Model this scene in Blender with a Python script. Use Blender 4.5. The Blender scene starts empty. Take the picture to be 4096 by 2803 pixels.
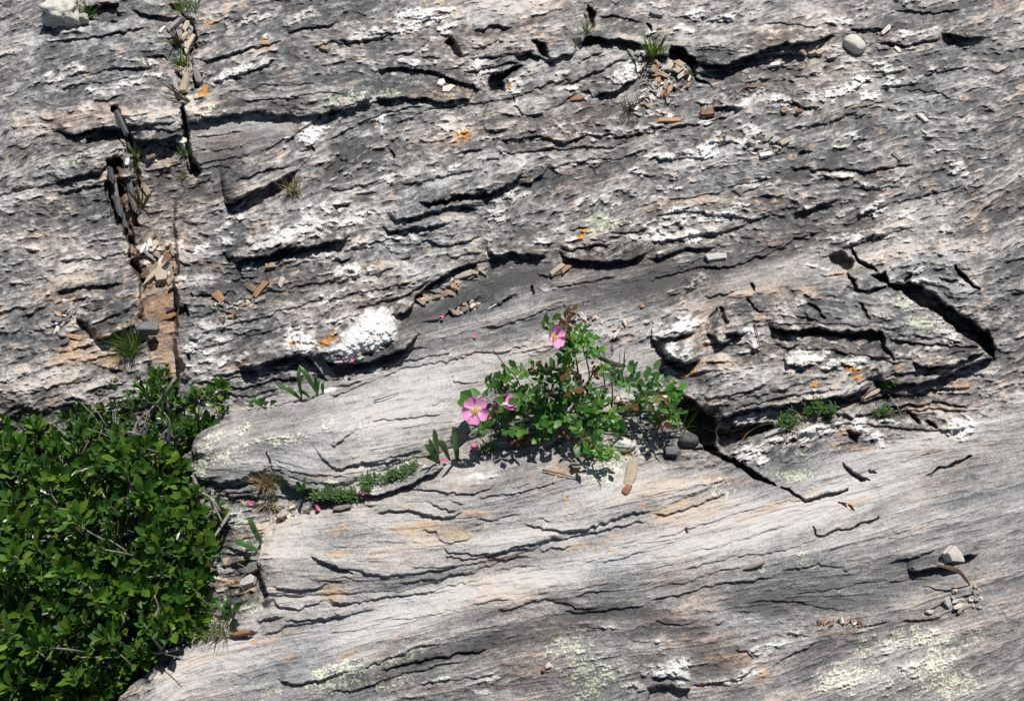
import bpy, math, random
import numpy as np
from mathutils import Vector, Matrix, Euler
R = math.radians
random.seed(7); rng = np.random.default_rng(7)
sc = bpy.context.scene
C = sc.collection

# ---------------------------------------------------------------- camera
CAM_H = 1.75; PITCH = R(57); HF = R(55)
cam = bpy.data.cameras.new('camera'); cam_o = bpy.data.objects.new('camera', cam); C.objects.link(cam_o)
cam.sensor_width = 36; cam.lens = 18/math.tan(HF/2); cam.clip_start = .02; cam.clip_end = 200
cam_o.location = (0, 0, CAM_H); cam_o.rotation_euler = (math.pi/2-PITCH, 0, 0)
sc.camera = cam_o

# ---------------------------------------------------------------- sky and sun
SUN_EL, SUN_AZ = R(60), math.atan2(.42, .90)        # azimuth from +Y towards +X
w = bpy.data.worlds.new('World'); sc.world = w; w.use_nodes = True
nt = w.node_tree; bg = nt.nodes['Background']
sky = nt.nodes.new('ShaderNodeTexSky'); sky.sky_type = 'NISHITA'; sky.sun_disc = False
sky.sun_elevation = SUN_EL; sky.sun_rotation = SUN_AZ
nt.links.new(sky.outputs[0], bg.inputs[0]); bg.inputs[1].default_value = .05
sl = bpy.data.lights.new('sun', 'SUN'); sl.energy = 5.0; sl.angle = R(.5); sl.color = (1, .965, .91)
so = bpy.data.objects.new('sun', sl); C.objects.link(so)
sd = Vector((math.sin(SUN_AZ)*math.cos(SUN_EL), math.cos(SUN_AZ)*math.cos(SUN_EL), math.sin(SUN_EL)))
so.rotation_euler = sd.to_track_quat('Z', 'Y').to_euler(); so.location = sd*5
sc.view_settings.view_transform = 'Standard'; sc.view_settings.look = 'None'
sc.view_settings.exposure = .22; sc.view_settings.gamma = 1

# ---------------------------------------------------------------- photo coordinates -> rays
W0, H0 = 4096., 2803.
FPX = W0/2/math.tan(HF/2)
cp, sp = math.cos(PITCH), math.sin(PITCH)
def ray(u, v):
    a = (u-W0/2)/FPX; b = (H0/2-v)/FPX
    return a, cp + b*sp, -sp + b*cp                    # x, y, z of the ray
def pt(u, v, z):                                       # the place of height z seen at (u, v)
    a, y, d = ray(u, v); t = (z-CAM_H)/d
    return a*t, y*t, z
TILE = {'1': (200, 0, .566), '2': (1300, 0, .566), '3': (2600, 0, .566), '4': (200, 900, .566), '5': (1300, 900, .566),
        '6': (2600, 900, .566), '7': (200, 1800, .631), '8': (1300, 1800, .631), '9': (2600, 1800, .631), 'R': (1700, 1200, .5032), 'F': (0, 0, 1.7632)}
def S(t, x, y):
    ox, oy, s = TILE[t]; return ox+x*s, oy+y*s
def P(t, s):                                           # 'x,y x,y ...' in tile coordinates -> source pixels
    return np.array([S(t, *map(float, q.split(','))) for q in s.split()])

# ---------------------------------------------------------------- raster of rock relief
CS = 2.5
U0, V0, U1, V1 = -420, -330, 4516, 3133
NX, NY = int((U1-U0)/CS)+1, int((V1-V0)/CS)+1
uu = U0 + CS*np.arange(NX); vv = V0 + CS*np.arange(NY)
UU, VV = np.meshgrid(uu, vv)
UU = UU.astype(np.float32); VV = VV.astype(np.float32)
def blur(a, s, sy=None):
    sy = s if sy is None else sy
    p = int(3*max(s, sy))+2
    b = np.pad(a, p, mode='reflect') if p < min(a.shape) else np.pad(a, min(a.shape)-1, mode='reflect')
    p = (b.shape[0]-a.shape[0])//2
    fy = np.fft.fftfreq(b.shape[0])[:, None]; fx = np.fft.rfftfreq(b.shape[1])[None]
    g = np.exp(-2*math.pi**2*((fx*s)**2+(fy*sy)**2))
    r = np.fft.irfft2(np.fft.rfft2(b)*g, s=b.shape)
    return r[p:p+a.shape[0], p:p+a.shape[1]].astype(np.float32)
def up(a, shape):
    ys = np.linspace(0, a.shape[0]-1, shape[0]); xs = np.linspace(0, a.shape[1]-1, shape[1])
    y0 = np.minimum(ys.astype(int), a.shape[0]-2); x0 = np.minimum(xs.astype(int), a.shape[1]-2)
    fy = (ys-y0)[:, None]; fx = (xs-x0)[None]
    r = a[y0]*(1-fy) + a[y0+1]*fy
    return (r[:, x0]*(1-fx) + r[:, x0+1]*fx).astype(np.float32)
def norm(a): return ((a-a.mean())/(a.std()+1e-9)).astype(np.float32)
def noise(s, k=1):                                     # isotropic gaussian noise, s in source px
    sc_ = s/CS
    f = max(1, int(sc_/2.5)); shp = (NY//f+2, NX//f+2)
    return norm(up(blur(rng.standard_normal(shp), sc_/f), (NY, NX)))
def sst(a, b, x):
    t = np.clip((x-a)/(b-a), 0, 1); return t*t*(3-2*t)

wx = noise(60)*5 + noise(16)*3.5 + noise(6)*2
wy = noise(60)*4 + noise(16)*2.6 + noise(6)*1.8
WU, WV = UU+wx, VV+wy

def window(pts, m):
    x0, y0 = pts.min(0)-m; x1, y1 = pts.max(0)+m
    i0 = max(0, int((x0-U0)/CS)); i1 = min(NX, int((x1-U0)/CS)+2)
    j0 = max(0, int((y0-V0)/CS)); j1 = min(NY, int((y1-V0)/CS)+2)
    return slice(j0, j1), slice(i0, i1)
def polydist(pts, X, Y, closed=False):
    """distance, side (+ = left of travel as seen), parameter 0..1 along"""
    P_ = np.vstack([pts, pts[:1]]) if closed else pts
    seg = np.hypot(*(P_[1:]-P_[:-1]).T); tot = seg.sum(); acc = 0
    best = np.full(X.shape, 1e9, np.float32); side = np.zeros_like(best); par = np.zeros_like(best)
    for k in range(len(P_)-1):
        a, b = P_[k], P_[k+1]; d = b-a; L2 = max(d@d, 1e-6)
        px = X-a[0]; py = Y-a[1]
        t = np.clip((px*d[0]+py*d[1])/L2, 0, 1)
        dx = px-t*d[0]; dy = py-t*d[1]; dd = np.hypot(dx, dy)
        m = dd < best
        cr = -(d[0]*py-d[1]*px)
        best = np.where(m, dd, best); side = np.where(m, np.sign(cr), side); par = np.where(m, (acc+t*seg[k])/tot, par)
        acc += seg[k]
    return best, side, par, tot
def inside(pts, X, Y):
    r = np.zeros(X.shape, bool); n = len(pts)
    for i in range(n):
        x1, y1 = pts[i]; x2, y2 = pts[(i+1) % n]
        if y1 == y2: continue
        c = ((y1 > Y) != (y2 > Y)) & (X < (x2-x1)*(Y-y1)/(y2-y1)+x1)
        r ^= c
    return r
def sdpoly(pts, X, Y):
    d = polydist(pts, X, Y, True)[0]
    return np.where(inside(pts, X, Y), d, -d)

H = np.zeros((NY, NX), np.float32)
tang = []                                              # flow samples from traced ledges

def ledge(t, s, mm, L=90, wd=6, dn=.35):
    p = P(t, s) if isinstance(s, str) else s
    mm = mm if mm < 20 else 20+(mm-20)*.45
    if mm < 20: mm *= {'7': .62, '8': .50, '9': .52}.get(t, .85)
    L = float(L)*1.5; sl_ = window(p, 3*L)
    X, Y = WU[sl_], WV[sl_]
    d, sd_, par, tot = polydist(p, X, Y)
    q = d*sd_
    end = min(.5, 45/tot)
    tp = sst(0, end, par)*sst(0, end, 1-par)*(1-sst(1.5*L, 2.9*L, d))
    # beyond the ends the nearest point is an end: taper is 0 there
    up_ = np.exp(-np.maximum(q, 0)/L); lo = -dn*np.exp(np.minimum(q, 0)/(.33*L))
    s_ = sst(-wd/2, wd/2, q)
    c_ = (mm*.001*tp*(lo*(1-s_)+up_*s_)).astype(np.float32)
    if min(c_.shape) > 24:                             # away from the lip the lift is smooth
        w_ = sst(14, 60, d); f_ = 3; cb = blur(c_[::f_, ::f_], 4.5); c_ = c_*(1-w_)+up(cb, c_.shape)*w_
    H[sl_] += c_
    for a, b in zip(p[:-1], p[1:]):
        d_ = b-a
        if abs(d_[0]) > 1.3*abs(d_[1]) : tang.append((*((a+b)/2), math.atan2(d_[1], d_[0]), np.hypot(*d_)))
def crack(t, s, w_, mm):
    p = P(t, s); sl_ = window(p, 60); X, Y = WU[sl_], WV[sl_]
    d, _, par, tot = polydist(p, X, Y)
    ww = w_*.5*(.35+.65*np.sin(np.pi*np.clip(par, .02, .98))**.6)
    H[sl_] -= (mm*.001*(1-sst(ww*.6, ww*1.3+2, d))).astype(np.float32)
def hole(t, s, mm, soft=10):
    p = P(t, s); sl_ = window(p, 60); q = sdpoly(p, WU[sl_], WV[sl_])
    H[sl_] -= (mm*.001*sst(-soft*.3, soft, q)).astype(np.float32)
def raise_(t, s, mm, soft=60):
    p = P(t, s); sl_ = window(p, 60); q = sdpoly(p, WU[sl_], WV[sl_])
    H[sl_] += (mm*.001*np.sqrt(np.clip(q/soft, 0, 1))).astype(np.float32)
def bump(x, y, rx, ry, ang, mm):                       # F coordinates
    k = 1.7632; x, y, rx, ry = x*k, y*k, rx*k, ry*k; a = R(-ang)
    X, Y = UU-x, VV-y
    q = ((X*math.cos(a)+Y*math.sin(a))/rx)**2 + ((-X*math.sin(a)+Y*math.cos(a))/ry)**2
    return (mm*.001*np.exp(-q)).astype(np.float32)

# ---- traced ledges: tile, points (raised side on the left of travel), drop in mm, reach
for a in [
 # tile 1
 ('1','930,885 1020,870 1100,850 1250,820 1400,798 1560,790 1650,800 1740,815 1900,795 2080,770 2230,735 2290,730',18,120),
 ('1','30,1310 150,1260 300,1220 400,1190',18,90),('1','30,930 140,945 250,930 380,900 450,910 540,960',30,80),
 ('1','30,1120 200,1060 370,1010',5,40),
 ('1','540,905 640,900 760,885 900,865',8,60),('1','620,1030 720,1000 830,965 940,960',22,90),
 ('1','660,1200 800,1180 960,1140',7,40),('1','650,1500 870,1480',6,60),('1','610,960 700,915 930,930',8,40),
 ('1','380,515 500,485 640,490 720,470',12,60),('1','30,300 200,262 400,235 560,205 700,190',9,50),('1','640,410 800,400 850,450',10,50),
 ('1','30,640 120,620 300,590 480,570 620,560',5,40),('1','280,700 420,710 530,670',9,40),('1','100,770 200,775',7,30),
 ('1','1120,610 1200,570 1330,535 1480,485 1610,400',8,60),('1','1050,440 1250,400 1400,330 1560,290 1640,250',11,60),
 ('1','1640,235 1750,210 1900,185 2060,140',10,60),('1','1840,320 2000,290 2100,330',6,40),('1','1300,680 1500,600 1700,600 1900,570',5,50),
 ('1','1210,1400 1240,1450 1300,1440 1400,1370 1550,1310 1700,1240 1760,1210',34,110),('1','1280,1300 1450,1240 1600,1190 1750,1180',9,40),
 ('1','1200,1200 1215,1300 1240,1440',14,60),('1','980,1180 1300,1120 1480,1100',4,60),('1','990,1060 1200,1060 1480,1020',3,60),
 ('1','980,980 1150,960 1400,930',4,60),('1','1480,1100 1600,1010 1760,920 1900,800 2060,760',7,60),
 ('1','920,1330 1050,1300 1200,1250',5,50),('1','30,1390 150,1350 300,1320 420,1320',7,60),('1','1700,1060 1840,1050 1870,1080',7,40),
 ('1','30,180 120,140 260,120 420,150 500,130',14,50),('1','560,60 700,110 860,130 930,110',14,50),('1','100,560 300,520 500,470',5,40),
 ('1','1350,740 1500,700 1700,690 1900,640 2100,660',6,70),('1','1100,1500 1250,1480',6,30),
 # tile 2
 ('2','350,730 420,702 560,692 700,695 830,712 930,702 1010,692 1050,650',18,70),
 ('2','640,400 760,402 850,402',9,50),('2','470,392 560,378 640,390',7,40),
 ('2','340,515 430,490 560,482 700,492 800,505 870,545 960,582 1040,612 1110,640',16,90),
 ('2','1330,398 1440,372 1530,402 1620,407 1740,372 1800,340',16,80),('2','1060,215 1150,192 1220,182 1280,197 1350,197',13,50),
 ('2','1080,350 1180,300 1280,230',5,40),('2','1000,410 1150,400 1280,400',8,40),
 ('2','1800,330 1860,262 1940,258 2000,292 2080,275 2150,305 2230,325 2297,335',28,110),('2','1930,150 2040,110 2140,130 2290,170',7,60),
 ('2','1900,662 1960,652 2060,622 2130,572 2210,542',22,90),('2','1790,650 1850,615 1910,690',12,40),('2','1620,740 1720,680 1800,640',10,50),
 ('2','1230,990 1400,985 1500,942 1580,962 1700,990 1880,952',10,60),('2','900,1082 1060,1052 1130,1062',8,40),
 ('2','650,1432 740,1442 860,1422 960,1372 1080,1372 1200,1342 1340,1262 1430,1200',24,110),('2','1340,1280 1430,1292 1540,1230 1575,1180',16,40),
 ('2','430,1522 510,1552 620,1532 740,1502 900,1470 1080,1480',15,60),('2','1070,912 1220,932 1260,900',7,40),
 ('2','870,545 900,570 940,580',10,20),('2','550,1310 650,1290 780,1270 900,1240 1090,1200',8,40),('2','0,1330 200,1320 420,1270',6,50),
 ('2','700,560 820,640',2,30),('2','50,300 200,290 400,270 520,200',7,40),('2','560,130 700,110 860,90',6,30),('2','450,460 560,400 700,300 740,200',5,40),
 ('2','850,780 1000,740 1200,700 1400,660 1580,560 1780,540',5,60),('2','480,900 700,780 1000,700',4,80),('2','0,1010 200,900 450,800 700,730',5,60),
 ('2','1400,820 1560,760 1700,700',5,40),('2','1640,600 1850,520 2050,440 2160,400',9,60),('2','1750,440 1850,400 2000,340',6,40),
 ('2','1000,520 1150,470 1300,450 1400,440',8,40),('2','1560,1180 1700,1140 1850,1130 2100,1100 2297,1060',5,60),
 ('2','1200,1090 1400,1060 1600,1030 1850,1050 2100,1010 2180,980',6,50),('2','1850,960 1990,960 2120,970 2297,930',8,60),
 ('2','600,700 720,650 900,640',4,40),
 # tile 3
 ('3','0,402 60,395 110,402 200,432 270,470',26,90),('3','330,455 480,450 560,442 680,402 820,352 1000,312 1200,282 1300,252',20,100),
 ('3','700,422 900,387 1050,377 1250,312',12,50),('3','330,500 480,495 600,465 700,450',14,40),('3','610,582 750,562 900,542',6,40),('3','960,527 1100,532 1220,482',6,40),
 ('3','1380,205 1480,212 1600,192 1750,172',12,60),('3','1590,302 1800,302 1950,282 2100,262',10,50),('3','2050,232 2130,245 2260,262 2400,260',24,90),
 ('3','1200,442 1290,422 1350,392',6,40),('3','400,762 500,757 600,752 690,752',17,60),('3','950,682 1050,722 1120,737 1220,722',11,50),
 ('3','1420,832 1530,812 1600,790',7,40),('3','1700,742 1800,712',7,40),('3','310,1062 380,1052 440,1012 520,1012 640,1012',8,40),
 ('3','0,1132 200,1132 300,1112 480,1062',7,40),('3','650,1042 690,1077',9,30),('3','1010,1112 1100,1072 1190,1052',11,50),('3','960,1172 1060,1192 1180,1152',7,40),
 ('3','1110,1202 1250,1195 1430,1192 1520,1222 1700,1190 1900,1150',9,70),('3','990,1502 1070,1492 1150,1462 1280,1420 1330,1400',15,60),
 ('3','1480,1585 1520,1502 1600,1472 1700,1450',12,60),('3','320,822 400,842 440,822',9,30),('3','550,1342 650,1372 800,1312',7,40),
 ('3','440,1342 600,1300 760,1280 900,1220',5,40),('3','0,300 60,260 100,230',8,40),('3','360,160 480,130 620,110',8,40),('3','0,900 200,890 420,870 600,820',6,50),
 ('3','1000,900 1200,850 1400,820',5,50),('3','1900,560 2050,520 2260,470',6,60),('3','1600,640 1750,600 1900,590',5,40),('3','1380,640 1500,600 1560,560 1800,500',6,50),
 ('3','1750,640 1900,640 2060,660 2140,740',5,40),('3','1930,970 2060,1000',4,30),('3','1680,1450 1850,1400 2050,1350 2260,1300',6,80),
 ('3','700,200 900,170 1100,180 1250,190',6,50),('3','1700,70 2000,90 2220,60',7,60),('3','1250,860 1400,800 1700,700',4,60),
 ('3','1500,1330 1640,1330 1800,1310',6,40),('3','100,1420 300,1400 560,1340',6,50),('3','0,1540 300,1500 700,1560 900,1540',6,60),
 ('3','2150,830 2200,830 2260,800',6,30),
 # tile 4
 ('4','1255,170 1270,230 1300,290',14,40),('4','1300,285 1400,245 1530,222 1630,165 1750,155 1900,135 2000,105 2120,65',28,110),
 ('4','900,140 950,167 1000,182 1050,142',10,40),('4','900,230 930,270 1000,285',8,30),
 ('4','900,130 905,350 880,430 910,580 900,850 930,950 955,1000 930,1100',24,70),
 ('4','30,482 110,445 200,432 330,432 440,422 520,392',12,60),('4','180,662 250,665',14,30),('4','250,662 280,742 320,822',20,60),
 ('4','320,805 400,795 500,757 600,715 655,702',28,90),('4','665,690 645,500 632,340',20,60),('4','30,250 200,240 380,230 560,170',6,50),
 ('4','240,620 400,580 520,520 640,480',5,40),('4','260,690 420,640 560,590 650,560',4,30),('4','100,520 180,540 260,500',6,30),('4','30,900 130,880 300,850',6,40),
 ('4','30,1120 200,1110 330,1070',6,50),('4','30,1290 200,1270 330,1270',10,60),('4','970,782 1040,802 1090,782',9,40),('4','1000,500 1150,500 1300,460',7,50),
 ('4','1310,1012 1400,1012 1550,972 1660,935 1760,918 1850,932 2000,962 2150,972 2260,960 2400,925 2500,880 2565,820 2620,750',34,150),
 ('4','1100,1062 1300,1042 1500,1022 1750,1012',8,40),('4','1200,1142 1400,1132 1600,1100 1800,1080',8,30),('4','1250,1192 1450,1202 1650,1142',7,30),
 ('4','1000,1112 1200,1092 1400,1062 1500,1092 1600,1072',6,30),('4','1350,1240 1500,1230 1650,1190',6,30),
 ('4','2120,1150 2000,1172 1760,1222 1600,1282 1420,1292 1300,1312 1210,1362',12,120),
 ('4','1215,1362 1100,1442 1010,1502 1000,1620 1005,1680',26,120),
 ('4','1270,400 1400,370 1500,380',6,40),('4','1370,480 1550,470 1660,460',5,40),('4','1300,780 1500,760 1700,690',5,50),('4','960,650 1100,640 1200,600 1330,640',5,40),
 ('4','1000,880 1200,840 1350,800',5,40),('4','400,1010 500,1050 530,1050',12,30),('4','30,760 110,790 220,790',7,30),
 ('4','1180,780 1260,700 1500,640 1750,560 2000,520',5,50),('4','1650,450 1850,400 2120,370',5,60),('4','1600,20 1750,-10 1900,0',6,40),
 ('4','1980,210 2060,240 2130,210',10,40),
 # tile 5
 ('5','375,0 440,47 520,32 620,5 700,25 800,12 900,-20',15,50),
 ('5','450,637 560,612 610,572 640,512 700,452 790,392 880,342 1000,290 1100,262',26,110),
 ('5','1130,182 1200,202 1310,192 1400,212 1500,207 1590,212',24,90),('5','1640,180 1680,230 1750,265 1900,275 2040,275 2150,255 2290,205',22,90),
 ('5','1650,182 1800,192 1900,152 2050,140',10,40),('5','680,682 800,662 900,612 1000,540 1130,480',6,60),('5','1150,547 1230,549 1300,502 1370,492',9,40),
 ('5','0,1152 100,1132 230,1102 300,1100',8,50),('5','0,1222 200,1152 290,1112 400,1070',7,40),('5','700,100 820,160 1000,120 1120,80',9,50),
 ('5','490,250 560,240 660,200',9,30),('5','290,340 380,330 450,290',8,40),('5','600,160 700,120 760,100',7,30),('5','850,250 1000,210 1130,180',7,50),
 ('5','1700,50 1800,30 1900,20',9,30),('5','1980,40 2100,60 2297,20',8,40),('5','1380,60 1300,120 1200,170',6,30),('5','640,80 760,60',7,30),
 ('5','200,600 380,540 600,480 750,380',8,50),('5','0,540 200,480 420,440 620,400',6,50),('5','1470,340 1600,360 1750,320',5,50),
 ('5','300,1160 430,1050 620,1000 900,950 1200,900 1500,850',4,80),('5','350,1040 500,980 700,940 950,880',5,60),('5','250,980 400,950 560,900 760,860',5,40),
 ('5','1100,720 1300,700 1500,620 1700,560',4,60),('5','1550,440 1800,420 2100,360',4,60),('5','0,1540 60,1560 150,1500 230,1420',6,40),
 ('5','280,1400 420,1370 600,1350 860,1340',4,60),('5','720,1280 850,1250 900,1260',3,30),('5','2160,870 2297,790',4,30),
 ('5','1150,1600 1300,1560 1500,1500 1700,1460',5,60),
 # tile 6
 ('6','0,238 80,237 170,192 300,170 400,180 480,150',14,60),('6','0,130 60,110 270,100 360,70 560,50 720,10',9,50),
 ('6','840,712 950,742 1050,747 1180,737 1260,762 1400,742 1550,747 1650,742',30,110),
 ('6','1650,792 1850,822 2000,852 2260,867 2400,870',12,60),('6','1850,950 1930,1000 2130,1005 2260,930 2380,900',22,60),('6','2070,912 2150,912 2260,892',9,40),
 ('6','1580,1100 1700,1122 1900,1122 2050,1082 2200,1012 2300,970 2450,940',36,130),('6','1400,1132 1480,1122 1560,1062 1600,1032',8,40),
 ('6','40,765 100,800 220,770 330,745',22,50),('6','95,822 130,902 190,955 280,995 395,952',40,110),
 ('6','30,700 40,800 70,900 100,960',18,50),
 ('6','400,742 460,772 512,832 600,765 690,742',26,90),('6','660,852 740,862 820,842',15,50),('6','925,925 960,992 1060,997 1180,985',17,60),
 ('6','330,1212 430,1227 640,1192 750,1152 860,1120',6,40),('6','450,1377 560,1335 700,1305 870,1295 1100,1245 1280,1225 1400,1200 1560,1150',30,130),
 ('6','560,1300 700,1270 900,1220 1150,1190 1300,1160',7,30),('6','500,1240 800,1200 1100,1120 1350,1060',4,40),('6','1200,1040 1350,1000 1540,960',5,40),
 ('6','1280,1320 1450,1355 1600,1310 1800,1275 2050,1265 2260,1275',10,50),('6','1300,1220 1500,1250 1700,1200 1900,1190 2260,1140',9,50),
 ('6','1700,1320 1900,1300 2260,1310',7,40),('6','1250,1420 1500,1400 1700,1440 2000,1450 2260,1430',7,50),
 ('6','360,505 440,502 560,492 640,462',9,40),('6','260,490 300,470 380,400',9,30),('6','1150,340 1250,350 1390,320',4,40),
 ('6','480,650 560,640 700,600 810,605',4,40),('6','790,710 900,690 1040,690 1200,710',6,30),('6','1000,630 1150,660 1250,700 1500,700 1700,660',6,40),
 ('6','1180,300 1100,280 950,300',4,40),('6','1700,760 1850,780 2100,810 2250,850',6,30),('6','1000,880 1200,880 1500,920 1700,930 1900,930',6,40),
 ('6','900,850 980,870 1040,840 1100,820',9,40),('6','1520,910 1700,960 1850,960',6,40),('6','1620,1090 1740,1050 1900,1040 2100,1040 2200,1030',8,40),
 ('6','2260,1560 2100,1580 1900,1590',4,40),('6','1800,360 1830,330 1900,300',6,40),('6','2000,360 2050,390 2190,400',9,40),('6','2030,470 2100,500 2180,520',7,30),
 ('6','1500,90 1600,80 1700,100',10,40),('6','1180,240 1260,215 1330,190',5,30),('6','0,400 200,330 400,310 600,300 760,240 1000,120 1200,60',6,90),
 ('6','1300,160 1500,130 1700,60 1900,20',5,60),('6','1040,600 1120,630 1180,700',8,30),('6','830,770 960,800 1050,800',7,30),
 ('6','1000,1500 1200,1450 1400,1400',7,50),
 # tile 7
 ('7','910,152 1000,192 1080,207 1200,182 1300,152 1400,112',14,70),('7','1070,242 1150,232 1280,212 1340,180',9,20),('7','1060,270 1160,275 1330,262',10,20),
 ('7','1080,292 1160,302 1330,312',14,20),('7','1440,162 1550,232 1680,252 1720,292 1902,282 2050,262 2250,232 2380,160 2500,120',20,90),
 ('7','1420,80 1550,130 1700,150 1902,160',5,20),('7','1430,130 1600,190 1750,200 1902,210',5,18),('7','1400,50 1520,80 1650,100',5,30),
 ('7','1700,20 1770,90 1810,105 1902,90 2100,70 2250,40',10,70),('7','1640,-60 1700,20 1760,90',5,30),
 ('7','1330,582 1300,702 1320,802 1385,922 1320,975',24,90),('7','1360,867 1500,882 1660,882 1800,850',9,40),('7','1620,802 1700,832 1902,852',5,30),
 ('7','1650,640 1660,670 1700,712 1800,742 1902,772 1960,810',12,50),
 ('7','1290,1062 1330,1087 1460,1062 1520,1045',10,40),('7','1400,942 1470,1002 1580,1012 1700,962 1750,932',8,60),
 ('7','1480,1092 1600,1082 1740,1072 1902,1040',9,50),('7','1750,942 1850,972 1950,970',8,50),('7','1160,1170 1290,1150 1340,1160',10,40),
 ('7','1430,1435 1460,1465 1540,1487 1600,1480 1780,1430 1902,1400',11,80),('7','1120,600 1160,620 1300,665',12,40),('7','1030,560 1100,600',10,40),
 ('7','720,1342 620,1392 500,1472 430,1560 330,1680',40,150),('7','1050,770 1200,720 1300,710',9,40),('7','1000,850 1180,800 1320,760',6,40),
 ('7','1100,340 1300,310 1420,330',5,40),('7','1150,480 1300,470 1450,440',5,40),('7','1330,1180 1500,1120 1750,1080 2100,1000',7,60),
 ('7','1120,1500 1250,1480 1400,1400',4,40),('7','30,240 60,200 110,240',5,30),
 # tile 8
 ('8','20,102 60,112 200,92 330,62 400,42 560,12 640,-10',7,40),('8','495,212 560,242 700,262 870,272 960,267 1060,242 1110,220',11,40),
 ('8','305,402 400,387 540,392 650,412 760,427 850,392 875,377',13,45),('8','610,312 700,362 780,387 860,375',9,35),('8','740,302 850,327 930,320',6,25),
 ('8','240,335 290,350 335,352',10,25),('8','960,300 1100,290 1240,272 1310,252 1440,192',8,30),('8','1150,250 1240,240 1330,200',6,20),
 ('8','940,437 1060,442 1180,422 1260,410',8,35),('8','920,470 1030,467',7,25),('8','600,502 700,502 745,575 830,577 950,552',8,40),
 ('8','730,590 785,642 920,662 1050,657 1200,622 1400,582 1600,542 1800,500 2061,440',11,40),('8','725,630 770,662 870,692 950,682 1140,642 1330,622',10,18),
 ('8','1000,692 1100,692 1350,665',8,15),('8','1330,617 1370,632 1450,622 1600,590',9,25),('8','500,730 700,725 900,720 1050,690',6,20),
 ('8','1245,482 1290,480 1400,512 1540,517 1680,492 1850,432 2061,377',11,45),('8','1270,442 1290,457 1380,442 1450,462 1460,480',7,25),
 ('8','0,742 80,747 150,772 240,767 290,797 400,792 550,762 700,742 850,722',10,40),('8','30,822 120,812 230,847',6,25),('8','240,750 270,790',6,20),
 ('8','450,837 560,822 750,792 900,772 1000,752',8,30),('8','1060,747 1200,737 1340,712',7,25),('8','0,952 60,972 150,972 270,952 500,912 620,892 700,872',10,50),
 ('8','620,890 800,852 1040,792',7,30),('8','270,990 272,950',5,20),('8','1550,892 1640,862 1835,832',6,30),('8','900,992 1050,942 1180,927',7,40),
 ('8','1560,922 1700,882 1815,892',7,30),('8','1290,910 1430,890',5,25),('8','1100,1010 1250,960 1400,940 1600,985 1750,990',7,50),
 ('8','330,1412 560,1332 750,1312 950,1272 1045,1262',14,60),('8','200,1402 450,1302 600,1242 760,1202',9,60),('8','0,1530 200,1520 400,1450 600,1400 900,1330',8,60),
 ('8','1940,1452 1995,1342 1950,1242 1880,1152 1850,1112',7,50),('8','1600,1110 1720,1120 1850,1112',5,30),('8','400,1080 600,1060 780,1020',5,40),
 ('8','0,1180 250,1130 450,1075',4,40),('8','1740,700 1850,690 2061,640',5,30),('8','1620,700 1740,700',5,20),('8','1200,860 1240,820',6,20),
 ('8','0,640 180,600 350,590 640,570',4,30),('8','600,1500 900,1440 1200,1400',5,60),('8','1480,1020 1700,1010 2061,980',7,60),('8','1900,1200 2061,1200',5,40),
 # tile 9
 ('9','0,382 90,402 200,372 350,327 510,277',11,50),('9','595,752 740,712',12,20),('9','800,772 900,752 1050,722 1250,740',7,40),('9','0,947 150,932 300,882 500,842 800,800',8,60),
 ('9','0,702 300,642 600,562 900,462',4,40),('9','200,762 450,692 620,642 850,632 1100,542',6,40),('9','0,880 200,840 450,770 600,730',5,40),
 ('9','1490,722 1600,692 1830,622',8,40),('9','1610,767 1700,767 1850,742 1940,712 2030,682 2120,670',22,60),('9','1220,762 1280,767',9,30),
 ('9','520,1022 700,1032',7,30),('9','1300,1137 1450,1102 1560,1090',9,40),('9','1580,1092 1790,1062 1900,1030',9,40),('9','1460,1017 1600,992',7,30),
 ('9','400,1112 450,1092 470,1070',8,30),('9','750,1372 860,1322 1000,1242 1060,1172',9,50),('9','1720,1012 1900,942 2030,922 2120,910',12,40),('9','1730,922 1800,890',8,20),
 ('9','0,560 200,520 500,430 800,330 1100,280',4,40),('9','1100,240 1300,160 1600,80 1900,0',3,40),('9','500,1270 620,1290 660,1350',10,40),
 ('9','1100,640 1400,560 1800,440 2100,380',4,50),('9','900,900 1200,860 1500,840 1800,830',5,50),('9','600,960 900,940 1100,1000 1300,1040',5,50),
 ('9','0,1460 120,1420 260,1450',12,50),('9','240,1500 400,1470 560,1440 680,1380',12,60),('9','840,1150 1000,1180 1100,1120',4,40),
 ('9','0,1080 200,1100 330,1080',6,50),
 ]:
    ledge(*a)
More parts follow.
